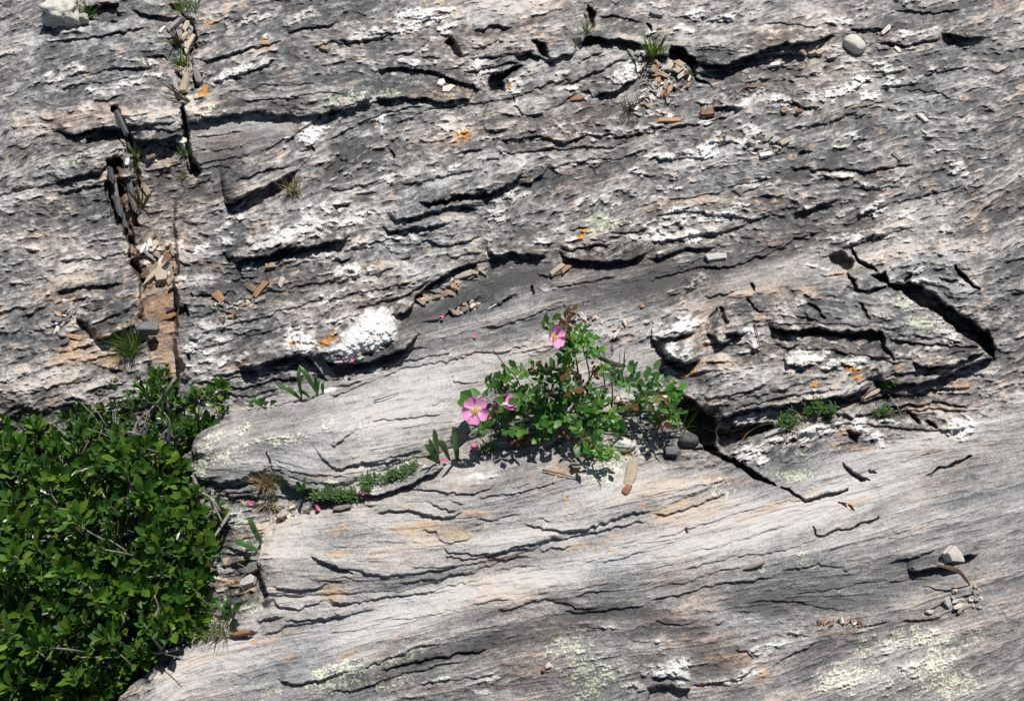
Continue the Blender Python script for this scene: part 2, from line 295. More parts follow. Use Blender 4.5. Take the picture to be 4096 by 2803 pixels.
for a in [('2','460,1070 510,1140',9,14),('2','1350,740 1400,810',6,10),('2','1325,660 1345,740',7,10),('3','-10,180 0,230',10,20),
 ('5','1470,430 1475,505',9,14),('5','895,1075 915,1120 960,1120 1080,1100',5,8),('6','1420,175 1500,260 1590,315',15,30),
 ('6','1390,330 1440,390 1460,440 1560,457 1670,430',13,22),('6','1610,740 1640,850 1720,940',16,25),('6','1840,1330 1910,1400',15,20),('6','1950,1380 2030,1430',18,20),
 ('6','705,535 740,590 810,605',10,14),('6','1480,550 1560,660',9,14),('6','725,430 740,475',16,16),('6','2170,300 2260,390 2330,450',18,30),('6','500,580 540,660 560,670',16,20),
 ('6','1120,540 1200,600 1250,660',11,14),('6','480,580 420,650 400,740',8,10),('6','2090,410 2190,400',8,8),('9','530,70 600,120 660,160 785,208',22,45),('9','840,215 900,260 1000,317 1120,287 1250,255',11,20),
 ('9','2040,40 1900,110 1760,165',8,14),('9','1030,480 1050,540 1070,545 1150,517 1260,505 1450,425',8,12),('9','1200,320 1250,350',9,10),('9','1270,338 1300,358',10,10),
 ('9','1410,130 1440,150',12,10),('9','238,510 243,540',8,8),('8','1745,190 1740,240',6,5),('9','590,70 605,115',9,10),('7','1380,20 1400,100 1420,130',7,10),
 ('7','1420,330 1440,420 1450,470',8,10),('1','1845,1020 1870,1080',8,10),('1','2040,290 2100,330',8,8),('4','955,560 985,640',14,20),('4','980,900 990,945',9,12),
 ('4','1010,485 1020,515',8,8),('2','110,300 155,330',7,8),('1','30,930 140,940 200,1000',6,8),('6','1820,340 1800,400',10,14)]:
    crack(*a)
for a in [('1','225,40 480,30 500,100 420,150 300,140 230,155',26),('1','830,40 930,30 940,110 860,90',18),('2','1170,520 1270,500 1380,455 1390,470 1300,530 1250,570 1262,632 1150,642 1130,600',50),('2','830,290 890,250 930,300 995,402 950,412 880,370',28),
 ('2','1465,290 1500,285 1560,330 1600,402 1530,400 1500,350',45),('2','1870,60 1925,100 1922,190 1890,220 1860,150',45),
 ('2','1830,300 1870,262 1940,262 1990,300 1900,325',40),('2','1830,120 1850,110 1870,170 1850,180',15),
 ('3','100,402 170,325 250,325 330,440 320,540 430,602 380,602 300,545 270,470 180,432',60),('2','50,1432 130,1442 190,1440 150,1475 100,1470',18),
 ('6','1258,215 1345,172 1442,242 1400,325 1300,292',38),
 ('6','1560,345 1650,332 1700,400 1780,420 1830,395 1900,430 2050,530 2150,600 2300,715 2420,820 2420,960 2300,860 2150,740 2050,650 1850,540 1780,480 1680,412 1580,372',80),
 ('6','870,720 1000,745 1250,735 1300,765 1620,745 1655,792 1600,812 1260,792 1150,802 950,772',30),
 ('6','115,1150 300,1250 455,1372 460,1590 400,1600 230,1400 180,1280',90),('9','250,-20 400,-30 420,10 545,85 560,110 440,60 360,20',70),
 ('6','462,1410 620,1415 860,1395 880,1440 760,1480 600,1550 470,1590',55),
 ('6','515,825 545,755 660,745 600,785 560,800',30),('6','1400,1460 1500,1470 1470,1532 1410,1512',24),('9','1220,88 1330,150 1410,195 1340,200 1255,145',24),
 ('9','1335,175 1410,192 1370,205',15),('4','555,255 600,320 640,335 610,280 590,230',30),
 ('1','455,930 560,960 590,1060 520,1050 480,1000 240,1020 250,960',26),('1','400,1140 470,1130 530,1300 560,1560 500,1560 470,1350 430,1300',24),
 ('1','1225,1410 1300,1400 1400,1370 1330,1450 1290,1485 1240,1470',18),('4','910,575 975,575 970,600 940,660 925,700 910,640',22),('4','190,670 245,670 290,800 260,770 200,730',22),
 ('9','-20,1500 120,1480 250,1520 240,1570 -20,1590',20),('6','30,800 90,830 130,930 190,985 290,1030 150,1020 90,960 50,900',22),
 ('4','1310,240 1290,270 1300,290 1265,240',14),('1','1010,500 1060,520 1070,590 1060,640 1020,640',22),('1','1000,180 1040,230 1050,340 1020,360',16),
 ('5','1960,1540 2020,1590 1990,1610',6)]:
    hole(*a)
raise_('5','-60,880 100,820 160,740 250,640 380,600 480,660 505,740 440,820 300,890 130,945 0,955',24,70)
raise_('4','1320,200 1420,110 1560,40 1760,-40 1940,-20 1900,80 1750,140 1530,210 1320,275',10,50)
raise_('6','110,830 200,790 330,790 400,850 395,940 280,985 190,945 130,900',14,50)
raise_('4','1310,1000 1330,930 1450,860 1650,830 1900,860 1900,920 1660,930 1540,970 1400,1010',12,60)
for a in [('1','-600,1240 30,1110 200,1050 370,1005 480,1030 505,1060 470,1130 400,1190 300,1222 150,1262 30,1312 -600,1450',16,45),
 ('4','250,662 420,560 640,480 660,700 500,757 320,812',14,35),('1','1212,1222 1700,1060 1860,1080 1760,1205 1560,1310 1300,1440 1240,1445',14,40),
 ('2','650,1428 1000,1300 1450,1120 1575,1165 1560,1215 1340,1262 1080,1365 960,1372 740,1440',13,45),('2','420,1490 480,1440 620,1420 800,1440 1080,1385 1110,1450 900,1470 740,1502 620,1532 510,1552',12,35),
 ('6','115,1140 100,870 400,860 830,830 1620,815 2360,870 2450,935 2200,1010 1900,1118 1580,1110 1280,1228 700,1305 456,1372 300,1250',14,90),
 ('F','437,985 500,940 630,905 900,850 1180,870 1100,985 980,1030 900,1050 840,1065 800,1092 760,1110 720,1118 690,1108 600,1085 560,1098 500,1100 442,1082',18,60),
 ('F','592,1240 640,1185 830,1110 950,1060 1150,1040 1400,1060 1650,1090 1500,1150 1300,1210 1150,1270 900,1340 610,1355 583,1300',14,60),
 ('6','1560,345 1900,60 2400,60 2400,800 2150,610 1900,435',10,60),('3','330,455 420,280 700,180 1250,190 1460,230 1200,282 820,352 560,442',10,60),
 ('2','940,380 900,230 1060,120 1400,60 1500,270 1440,370 1150,400',10,60),('1','930,885 945,770 1500,620 2100,560 2290,700 1900,795 1560,790 1250,820',12,60),
 ('6','400,740 480,590 700,500 1400,440 1650,500 2000,760 1650,740 840,712 600,765 512,832',8,50)]: raise_(*a)
for a in [('1','452,760 480,860 530,940 560,1010 590,1090 600,1200 615,1300 600,1420 620,1590',26,34),('4','520,-10 560,120 590,260 640,350 680,410',24,34),('1','412,1150 430,1260 425,1340 450,1450 490,1590',22,34),
 ('1','910,770 935,880 965,1000 995,1130 1040,1240',26,45),('1','940,110 950,250 960,420',12,20),('1','1010,180 1035,300 1000,430 1010,520',14,24)]: crack(*a)
# the gully between the two left fissures, and the slot running up from it
g = P('1','590,1000 930,980 1000,1200 1040,1250 900,1420 880,1590')
g = np.vstack([g, P('4','905,340 885,430 905,600 900,850 940,1000 930,1100 900,1250 740,1250 700,1000 665,690 640,500 632,340 590,200 540,0'), P('1','560,1560 600,1300 590,1100')])
q = sdpoly(g, WU, WV); H -= .032*sst(-4, 12, q)
g2 = P('1','930,120 1010,110 1060,330 1000,470 1010,720 900,730 870,560 900,430 930,300')
H -= .012*sst(-8, 22, sdpoly(g2, WU, WV))
g3 = P('1','905,740 935,740 975,950 1050,1235 1000,1250 960,1050 925,850')
H -= .03*sst(-3, 14, sdpoly(g3, WU, WV))
# trough under the left shrub, and slabs rising from it
sh = P('F','-300,900 130,900 420,880 440,1000 440,1100 520,1160 580,1220 580,1330 560,1410 420,1480 280,1573 200,1800 -300,1800')
H -= .035*sst(0, 130, sdpoly(sh, WU, WV))
fiss = [P('1','395,1140 440,1110 500,1125 560,1250 600,1310 625,1450 640,1600 560,1600 490,1590 440,1400 420,1250'), P('4','505,-20 590,-20 600,120 625,240 695,400 660,410 600,330 555,230'), P('1','440,760 480,750 540,880 550,960 590,1060 560,1090 520,960 470,860')]
FISS = np.zeros((NY, NX), np.float32)
for fp in fiss: FISS = np.maximum(FISS, sst(-5, 9, sdpoly(fp, WU+3*noise(9), WV)))
H -= FISS*(.020+.009*noise(9)+.007*noise(22))
# broad swells
for b in [(700,1250,500,120,18,14),(1500,1200,600,110,18,18),(700,1000,300,70,12,14),(1850,780,260,110,-5,18),(1150,1110,260,45,12,12),(1300,1480,500,70,10,10),(800,770,160,55,12,14),
          (650,540,170,50,14,10),(1000,480,230,45,14,10),(600,240,250,30,8,12),(1450,560,200,30,-5,8),(1800,100,220,45,8,16),(1200,90,180,60,5,12),(1550,560,300,40,0,-8),(300,250,90,50,6,14),
          (180,330,80,30,8,16),(250,680,80,60,10,10),(1900,1250,400,60,15,14),(2100,1500,200,90,10,10),(500,330,130,50,5,8),(1100,250,250,60,-5,12),(1750,430,300,60,10,10),(500,150,150,60,20,10),
          (1000,650,120,40,20,-9),(1500,200,80,45,0,-18),(600,1180,80,60,0,-14),(1400,960,120,40,-10,-8)]:
    H += bump(*b)
def mask(t, s, soft=25, streak=.0):
    p = P(t, s); r = np.zeros((NY, NX), np.float32); sl_ = window(p, 150); q = sdpoly(p, WU[sl_], WV[sl_])
    r[sl_] = sst(-soft, soft, q); return r
def ell(t, x, y, rx, ry, ang=12):                      # soft ellipse, 1 in the middle
    x, y = S(t, x, y); k = TILE[t][2]; a = R(-ang); rx *= k; ry *= k
    r = np.zeros((NY, NX), np.float32); m = max(rx, ry)*1.7
    sl_ = window(np.array([[x, y]]), m); X, Y = WU[sl_]-x, WV[sl_]-y
    q = ((X*math.cos(a)+Y*math.sin(a))/rx)**2 + ((-X*math.sin(a)+Y*math.cos(a))/ry)**2
    r[sl_] = np.exp(-q**1.5); return r
# ---- flow of the foliation, and noise streaked along it
f8 = 8; X8 = UU[::f8, ::f8]; Y8 = VV[::f8, ::f8]
base_a = R(-17) - R(5)*sst(1500, 3600, X8)*sst(1700, 2300, Y8)
cx, cy = np.cos(2*base_a)*.5, np.sin(2*base_a)*.5
for x, y, a, l in tang:
    sg = 105.; wt = np.exp(-((X8-x)**2+((Y8-y)*1.7)**2)/(2*sg*sg))*min(l, 220)/120
    cx = cx+wt*math.cos(2*a); cy = cy+wt*math.sin(2*a)
cx = up(blur(cx.astype(np.float32), 2), UU.shape); cy = up(blur(cy.astype(np.float32), 2), UU.shape)
ANG = .5*np.arctan2(cy, cx)
smooth_zone = np.clip(mask('F','440,990 560,915 900,820 1150,790 1500,790 1480,850 1100,900 1060,1000 1340,1020 1650,1070 2000,1010 2400,900 2400,1330 2000,1400 1700,1350 1250,1340 900,1440 700,1800 150,1800 420,1480 560,1400 600,1330 600,1200 900,1080 700,1130 440,1090',30)
   + .8*mask('1','980,900 1600,830 1800,840 1480,1090 1050,1240',25) + .7*mask('F','880,720 1200,590 1560,600 1500,700 1100,790 900,800',25)
   + .72*mask('F','100,1800 900,1420 1250,1320 2400,1180 2400,1800',30) + .7*mask('F','1640,590 2000,560 1900,640 1560,700',25)+ .6*mask('4','650,440 880,430 910,1100 740,1100',20), 0, 1)
rough = 1-.72*smooth_zone
ANG = ANG + (noise(80)*.10+noise(24)*.10)*(rough**1.3)
def lic(src, L, step=1.0, f=1):
    """average src along the flow, L cells each way"""
    a = ANG[::f, ::f]; ny, nx = src.shape; a = a[:ny, :nx]
    vx, vy = np.cos(a).astype(np.float32), np.sin(a).astype(np.float32)
    acc = src.copy(); n = 1.
    gx, gy = np.meshgrid(np.arange(nx, dtype=np.float32), np.arange(ny, dtype=np.float32))
    for sgn in (1, -1):
        x, y = gx.copy(), gy.copy()
        for k in range(int(L/step)):
            i = np.clip(x+.5, 0, nx-1).astype(np.int32); j = np.clip(y+.5, 0, ny-1).astype(np.int32)
            x += sgn*step*vx[j, i]; y += sgn*step*vy[j, i]
            i = np.clip(x+.5, 0, nx-1).astype(np.int32); j = np.clip(y+.5, 0, ny-1).astype(np.int32)
            wk = .5+.5*math.cos(math.pi*k*step/L)
            acc += wk*src[j, i]; n += wk
    return norm(acc)
def lnoise(sig, L, f=1):                               # sig, L in source px
    shp = (len(range(0, NY, f)), len(range(0, NX, f)))
    a = blur(rng.standard_normal(shp).astype(np.float32), sig/CS/f)
    a = lic(norm(a), L/CS/f, 1.5, f)
    return a if f == 1 else norm(up(a, (NY, NX)))
nA = lnoise(34, 260, 4); nB = lnoise(14, 130, 2); nC = lnoise(6, 60, 1); nD = lnoise(2.4, 36, 1); nE = lnoise(2.2, 90, 1)
nB = norm(nB*(1-rough)+lnoise(14, 60, 2)*rough); nC = norm(nC*(.8-.8*rough)+lnoise(6, 26, 1)*(.2+.8*rough)); nD = norm(nD*(.7-.7*rough)+lnoise(2.8, 11, 1)*(.3+.7*rough))
nF = lnoise(18, 420, 3); nG = lnoise(60, 400, 6)
grain = norm(rng.standard_normal((NY, NX)).astype(np.float32))
iso1, iso2, iso3 = noise(90), noise(26), noise(8)
far = 1-.35*sst(1400, -200, VV)                        # marks shrink with distance

def hair(sig, L, wd, thr, z):                          # thin broken partings that follow the foliation
    q = lnoise(sig, L, 1 if sig < 9 else 2); gq = np.hypot(*np.gradient(q))+1e-4
    return (1-sst(wd*.35, wd, np.abs(q+z)/gq))*sst(thr, thr+.35, lnoise(12, 150, 2)+.4*iso2)
hr = np.maximum(np.maximum(hair(9, 260, 1.3, .1, .3), hair(7, 120, 1.1, .35, -.6)), hair(16, 420, 1.6, .3, .2))
fleck = norm(blur(grain, .55)+.8*nE+.5*nD)             # mineral grain drawn out along the cleavage
def facets(lx, ly, seed):                              # blocky cleavage faces: a tilt and a step for every cell
    r_ = np.random.default_rng(seed); a = R(-15); wq = .32
    X = (UU*math.cos(a)+VV*math.sin(a)+wx*2.2)/lx+wq*nA*.5; Y = (-UU*math.sin(a)+VV*math.cos(a)+wy*2+iso1*10)/ly
    ci, cj = np.floor(X).astype(np.int32), np.floor(Y).astype(np.int32)
    i0, j0 = ci.min()-2, cj.min()-2; shp = (cj.max()-j0+4, ci.max()-i0+4)
    ox, oy, va = r_.random(shp), r_.random(shp), r_.standard_normal((3,)+shp)
    best = np.full(UU.shape, 9e9, np.float32); hx = np.zeros_like(best); tn = np.zeros_like(best)
    for di in (-1, 0, 1):
        for dj in (-1, 0, 1):
            q = (cj+dj-j0, ci+di-i0); dx = X-(ci+di+ox[q]); dy = Y-(cj+dj+oy[q]); d = dx*dx+dy*dy; m = d < best
            best = np.where(m, d, best).astype(np.float32)
            hx = np.where(m, va[0][q]*.6+va[1][q]*dx*.7+(va[2][q]*.8-.25)*dy, hx).astype(np.float32); tn = np.where(m, va[2][q], tn).astype(np.float32)
    return hx, tn
fa, ta = facets(190, 60, 1); fb, tb = facets(74, 24, 2); fc, tc2 = facets(34, 12, 3)
# ---- colour masks
Z = np.zeros((NY, NX), np.float32)
def patches(lst, jit=.35):
    r = Z.copy()
    for t, x, y, rx, ry, a, s in lst: r = r + 1.35*s*ell(t, x, y, rx, ry, a)
    return r
pale = mask('F','440,990 560,915 900,820 1150,790 1500,790 1480,850 1100,900 1060,1000 1340,1020 1650,1070 2000,1010 2400,900 2400,1240 2000,1290 1700,1290 1250,1330 900,1440 700,1800 150,1800 420,1480 560,1400 600,1330 600,1200 900,1080 700,1130 440,1090',30)
tone = .45 + .14*pale + .06*nA*rough + .05*nF + .065*nB*(.35+.65*rough) + .07*nC*(.45+.55*rough) + .065*nD*(.3+.7*rough) + .04*nE*(.45+.55*rough) + .04*iso1 + .05*grain + .05*fleck*(.35+.65*rough) + .10*sst(1.5, 2.6, fleck+.3*nC)*rough - .06*hr
tone += (.022*ta+.022*tb+.022*tc2)*(.25+.75*rough) - .14*FISS
tone += patches([  # broad bed tones, with the light and dark shading of large forms painted in
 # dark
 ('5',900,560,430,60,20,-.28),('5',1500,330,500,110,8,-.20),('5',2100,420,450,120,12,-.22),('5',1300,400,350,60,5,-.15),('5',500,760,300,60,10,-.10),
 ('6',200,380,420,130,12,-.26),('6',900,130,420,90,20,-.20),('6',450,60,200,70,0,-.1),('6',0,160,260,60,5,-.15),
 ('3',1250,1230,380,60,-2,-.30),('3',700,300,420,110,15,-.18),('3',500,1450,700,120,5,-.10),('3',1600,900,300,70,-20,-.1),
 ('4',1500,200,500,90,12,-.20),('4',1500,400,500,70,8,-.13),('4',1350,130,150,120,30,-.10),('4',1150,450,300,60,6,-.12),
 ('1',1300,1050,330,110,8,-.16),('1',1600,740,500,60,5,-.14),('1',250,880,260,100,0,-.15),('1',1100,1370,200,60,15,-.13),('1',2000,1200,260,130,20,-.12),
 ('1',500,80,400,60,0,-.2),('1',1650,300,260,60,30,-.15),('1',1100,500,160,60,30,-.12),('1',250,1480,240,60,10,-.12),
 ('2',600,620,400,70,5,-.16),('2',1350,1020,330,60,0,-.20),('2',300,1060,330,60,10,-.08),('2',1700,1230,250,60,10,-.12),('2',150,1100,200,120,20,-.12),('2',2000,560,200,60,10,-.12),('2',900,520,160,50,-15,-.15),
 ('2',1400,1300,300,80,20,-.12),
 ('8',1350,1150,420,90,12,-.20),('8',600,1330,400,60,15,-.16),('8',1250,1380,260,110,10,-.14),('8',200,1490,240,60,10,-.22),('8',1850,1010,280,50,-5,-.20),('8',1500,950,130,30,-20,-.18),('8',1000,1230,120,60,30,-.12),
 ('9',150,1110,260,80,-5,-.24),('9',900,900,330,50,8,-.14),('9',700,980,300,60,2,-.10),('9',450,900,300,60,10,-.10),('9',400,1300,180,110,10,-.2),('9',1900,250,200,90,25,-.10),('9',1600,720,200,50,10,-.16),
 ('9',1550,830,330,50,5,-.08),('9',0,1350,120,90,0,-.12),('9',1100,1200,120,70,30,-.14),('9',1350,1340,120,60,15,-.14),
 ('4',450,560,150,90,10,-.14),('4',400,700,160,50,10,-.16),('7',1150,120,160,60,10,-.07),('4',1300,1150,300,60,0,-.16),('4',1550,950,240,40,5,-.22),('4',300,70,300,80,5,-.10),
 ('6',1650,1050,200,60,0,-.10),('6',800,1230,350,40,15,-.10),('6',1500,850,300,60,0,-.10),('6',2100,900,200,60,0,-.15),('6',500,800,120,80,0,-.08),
 # pale
 ('5',500,1300,560,170,12,.20),('5',800,1050,420,80,12,.14),('7',1600,60,260,60,8,.16),('7',1150,60,160,90,10,.08),('8',250,60,160,60,10,.22),('5',400,1450,160,80,10,.12),
 ('8',700,920,700,90,12,.20),('8',300,1130,460,90,14,.18),('8',1500,760,620,70,13,.20),('9',500,500,700,130,14,.24),('9',200,250,200,80,10,.14),('9',1100,350,600,110,18,.20),('9',1300,120,400,90,15,.12),
 ('7',1500,560,260,160,5,.20),('7',1600,980,260,60,8,.20),('7',1000,1380,420,120,20,.20),('8',1750,230,260,110,15,.16),('8',1200,560,420,70,8,.16),('8',500,470,350,90,5,.12),('8',900,150,220,60,8,.12),
 ('6',950,330,380,90,10,.18),('6',700,1080,500,90,10,.12),('6',300,1180,240,60,10,.12),('6',1900,200,340,110,10,.12),('6',2100,1480,260,90,15,.12),('6',1900,450,200,80,-20,.1),('6',250,600,160,90,0,.1),
 ('5',1900,650,330,90,15,.12),('5',2150,780,240,80,20,.16),('9',1450,1350,500,130,20,.14),('9',850,1250,200,60,20,.12),
 ('2',1150,90,420,90,8,.22),('2',1150,320,260,60,10,.16),('2',700,330,160,60,30,.1),('2',620,950,240,60,20,.08),('2',900,1300,420,50,14,.12),('2',560,1480,200,50,10,.16),('1',700,800,260,60,5,.12),('1',450,1100,400,50,12,.1),
 ('3',1900,880,240,90,0,.10),('3',2000,1500,300,80,15,.14),('3',450,300,120,60,0,.12),('3',1200,60,200,50,0,.1),('4',150,330,200,90,5,.12),('4',1100,800,180,160,0,.14),('4',1050,390,140,40,0,.14),('4',150,1040,180,60,5,.12),
 ('1',1400,880,330,50,5,.12),('1',1900,640,200,50,5,.06),('4',1500,640,300,60,15,.05)])
tint = .47 + .10*nG + .09*nF*.9 + .10*iso1 + .05*nB       # low = cool blue grey, high = warm pinkish grey
tint += patches([('1',780,1350,300,300,0,.3),('4',780,300,260,400,0,.35),('4',250,500,300,400,0,.1),('9',500,480,700,110,14,.20),('8',1300,780,700,80,13,.14),('7',1500,560,300,160,5,.2),('1',1600,740,500,80,5,.18),('2',1150,300,420,160,5,.28),('5',900,560,430,60,20,.05),('4',250,700,280,500,0,.15),
 ('9',1800,300,300,110,20,-.25),('9',700,900,400,80,8,-.2),('8',1700,1300,300,160,10,-.15),('4',1400,200,600,150,12,-.22),('5',500,150,500,150,10,-.18),('6',2000,300,300,150,0,-.15),('2',1900,1350,500,200,5,-.05),('3',700,300,400,110,10,-.08),
 ('6',600,400,600,200,10,.15),('5',300,1250,500,120,10,.05),('4',400,600,200,120,10,-.15),('2',600,850,500,100,10,-.12),('1',400,600,400,200,10,-.05),('3',1600,500,600,200,5,.02)])
# quartz: veins and lenses
qf = sst(1.0, 1.9, nC*.62+nB*.45+nD*.45+iso2*.35+iso3*.25+.2*grain)      # ragged streaks
up_zone = sst(1560, 1250, VV)*(1-.92*smooth_zone)
quartz = qf*up_zone*(.05+.6*sst(.2, 1.5, iso1))*.55
qspec = [ # tile, x, y, rx, ry, ang, strength
 ('1',1290,530,170,38,22,1.3),('1',1500,440,110,24,30,1.2),('1',1820,930,190,60,25,1.3),('1',1900,880,120,50,30,.8),('1',140,500,90,40,15,1.2),('1',400,670,110,26,-15,1.1),('1',560,590,110,22,12,1),('1',700,545,70,22,10,1.2),
 ('1',640,420,100,30,-10,.7),('1',1460,280,70,30,20,.8),('1',1800,110,80,30,25,1.2),('1',1430,130,100,35,20,.9),('1',1250,210,90,40,20,.7),('1',1150,270,100,40,10,.6),('1',1930,1500,140,70,10,1.2),('1',1300,1500,60,80,-50,.7),
 ('1',30,540,60,30,0,1),('1',820,1040,110,30,8,1),('1',700,1110,60,20,8,.8),('1',1000,1250,60,30,0,.9),
 ('2',620,90,120,40,10,1.3),('2',800,160,110,50,-20,1.2),('2',850,60,60,20,0,.9),('2',380,230,220,36,12,1.1),('2',710,330,30,60,0,.9),('2',1080,450,60,60,0,1.5),('2',1150,505,60,30,10,1.2),('2',1065,560,40,40,0,1.1),('2',640,440,200,24,6,.8),
 ('2',1330,590,80,50,10,1.2),('2',1670,500,50,20,5,1),('2',2080,540,110,40,12,1.4),('2',2150,470,50,30,15,1.3),('2',1730,590,90,30,15,.9),('2',410,870,50,40,0,1.3),('2',990,920,50,25,10,1.1),('2',1110,970,110,18,-5,1),
 ('2',1380,985,180,14,8,1.2),('2',1570,905,110,16,12,1),('2',1900,950,160,16,-8,1),('2',1230,1040,60,14,-40,.9),('2',1340,1320,45,30,0,1.5),('2',1270,1400,90,40,5,1.3),('2',1430,1370,70,25,0,1.2),('2',1200,1500,60,50,30,1.2),
 ('2',490,1250,70,40,30,1),('2',150,1545,140,45,5,1),('2',270,1180,140,40,10,.6),('2',40,880,60,50,30,.7),('2',2180,900,120,30,-10,.9),('2',870,1190,110,20,10,.7),('2',1820,660,50,40,0,.8),('2',330,680,60,50,0,.6),('2',1340,690,20,50,20,1.2),
 ('2',1060,1350,50,30,20,.4),('2',1700,1170,80,25,12,.8),('2',2150,1230,140,30,8,.7),('2',2000,1400,200,40,5,.5),
 ('3',260,190,70,26,-5,1.6),('3',350,80,90,26,10,1.4),('3',520,125,90,22,10,1.4),('3',310,140,60,20,10,1.1),('3',430,145,60,16,15,1.1),('3',30,240,60,14,5,1.1),('3',640,700,180,50,4,1.5),('3',830,680,160,36,0,1.2),('3',480,730,90,40,0,1.1),
 ('3',1300,640,140,36,8,1.5),('3',1150,660,80,30,10,1.1),('3',1500,575,90,30,12,1.2),('3',1640,500,80,40,20,1.5),('3',1750,520,90,50,30,1.1),('3',1560,670,90,22,12,1),('3',2080,490,80,20,0,.9),('3',1880,220,130,26,-3,1.3),('3',2040,210,90,20,0,1),('3',1330,160,70,30,0,.9),
 ('3',90,800,100,22,4,1.5),('3',80,900,90,30,10,1.3),('3',440,860,70,20,5,1.1),('3',390,1040,100,20,20,1.5),('3',460,980,60,30,60,1),('3',580,1000,80,18,0,1.3),('3',110,1105,150,22,0,1.6),('3',280,1110,60,24,0,1.5),('3',410,1080,120,20,15,1.4),
 ('3',1370,1028,70,12,4,1.5),('3',1520,1040,40,22,20,1.1),('3',1450,960,80,30,0,.9),('3',700,920,60,60,45,.8),('3',1320,1235,130,18,0,1.6),('3',1470,1270,60,25,-30,1.2),('3',1190,1250,60,14,30,.9),('3',760,1290,120,26,12,1.3),
 ('3',2200,1180,80,50,0,1.1),('3',2060,1080,80,12,-30,1.2),('3',940,750,60,20,0,1.1),('3',1100,1460,110,12,10,1.2),('3',1560,1480,90,40,20,1.2),('3',1350,1500,60,30,20,.9),('3',620,1450,40,20,0,1.2),('3',370,1180,20,12,0,1.4),('3',100,1350,150,30,5,.6),('3',240,1540,260,50,5,.8),('3',650,1500,100,40,5,.8),
 ('3',1600,1330,70,16,0,1),
 ('4',1500,110,150,50,10,1.4),('4',1700,60,150,70,5,1.5),('4',1880,30,80,50,0,1.4),('4',1400,190,90,40,10,1.1),('4',1070,150,60,22,20,1.4),('4',1240,20,90,18,30,1),('4',1280,90,40,40,0,1),('4',2080,300,110,40,10,1),('4',2080,40,90,50,0,.7),
 ('4',960,380,90,20,0,.7),('4',1200,400,80,14,5,.7),('4',1740,770,80,60,15,1.6),('4',1800,840,110,40,5,1.7),('4',1950,700,110,30,10,1.1),('4',2080,770,60,40,0,1.4),('4',1880,900,110,24,10,1.1),('4',1360,930,50,30,0,1.1),('4',1020,1000,50,22,0,1.2),
 ('4',1260,930,60,25,30,1.1),('4',1180,970,110,24,12,.9),('4',1560,1050,140,16,10,.9),('4',1050,860,90,50,5,.7),('4',1100,790,140,40,5,.5),('4',960,1090,40,20,0,.5),('4',2000,190,60,30,0,.6),
 ('5',330,720,150,100,20,2.2),('5',400,640,90,50,20,1.8),('5',200,800,120,70,15,1.8),('5',440,740,60,70,20,2.0),('5',250,860,160,50,14,1.6),('5',60,890,90,26,10,.9),('5',170,310,130,32,8,1.1),('5',560,100,100,26,15,1),('5',560,60,60,18,0,.8),
 ('5',2200,90,90,24,-10,1.8),('5',1750,100,60,20,5,1.2),('5',1900,120,70,20,10,1),('5',740,55,80,14,10,1),('5',1490,110,90,30,10,.8),('5',1200,160,90,40,0,.7),('5',170,1080,60,20,20,.8),('5',30,1160,60,14,25,1.1),('5',330,1030,50,20,10,.8),('5',240,390,60,20,10,.7),
 ('5',80,500,120,40,15,.7),('5',300,160,200,50,10,.5),('5',1500,470,150,30,12,.5),('5',830,880,50,14,20,.8),
 ('6',20,60,70,50,0,2),('6',130,80,90,22,-8,2),('6',250,75,70,30,-10,1.8),('6',310,110,60,40,20,1.8),('6',1080,945,100,50,5,1.6),('6',980,960,50,40,0,1.4),('6',1400,990,140,50,3,1.2),('6',1180,900,90,40,10,1.1),('6',200,690,110,50,15,1.1),('6',260,900,120,60,5,1.0),
 ('6',130,850,40,50,0,1.5),('6',730,820,60,50,10,1.2),('6',690,740,30,30,0,1.1),('6',660,920,60,30,0,.8),('6',2100,750,90,60,-30,1.5),('6',2180,980,120,20,5,.5),('6',1900,890,140,16,5,.8),('6',1880,430,60,50,40,.4),('6',1860,330,60,40,20,1),
 ('6',720,1350,170,22,10,1.3),('6',1250,1440,200,28,14,1.6),('6',1060,1520,110,40,10,1.4),('6',1520,1400,110,36,0,1.2),('6',1620,1500,60,50,0,1.1),('6',1700,1390,50,30,0,1),('6',930,1510,50,20,0,1.3),('6',730,1590,80,16,0,1.2),
 ('6',1450,110,80,40,10,1.2),('6',1640,95,60,16,5,1.2),('6',1330,90,60,30,0,.8),('6',2200,1450,100,60,30,1.1),('6',1080,520,30,30,0,1.3),('6',2200,1380,90,40,20,.7),('6',1200,300,90,14,-5,1.1),('6',330,400,60,30,30,1),
 ('9',120,1370,140,50,8,1.5),('9',40,1410,90,30,0,1.2),('9',200,1430,60,40,0,1.1),('9',580,1430,80,30,10,1.2),('9',480,1460,90,20,8,.9),('9',660,30,90,50,0,1.6),('9',1900,690,60,60,-20,.8),('9',850,1190,120,24,25,.7),('9',700,1300,60,90,0,.5),('9',1500,1250,260,60,15,.4),
 ('9',1680,1400,120,60,15,.5),('9',60,1230,60,20,-40,.7),('9',1290,1480,60,20,10,.6),('8',1600,1120,50,14,-30,.9),('8',1790,1110,50,10,0,1),('8',1000,170,110,26,8,.5),('8',660,1470,120,20,8,.6),('8',1000,1440,90,24,8,.6),('8',1960,1500,60,40,10,1.2),('8',2000,1390,30,30,0,1),
 ('7',870,230,10,10,0,.5),('8',980,1520,60,20,0,.9)]
for t, x, y, rx, ry, a, s in qspec:
    e = ell(t, x, y, rx*1.15, ry*1.15, a)
    quartz = np.maximum(quartz, np.clip(e*s*1.15 + (.30*nC+.22*nD+.12*iso3+.1*grain)*sst(0, .3, e)*(.55 if s > 1.7 else 1) - .38, 0, min(1, .22+.5*s)))
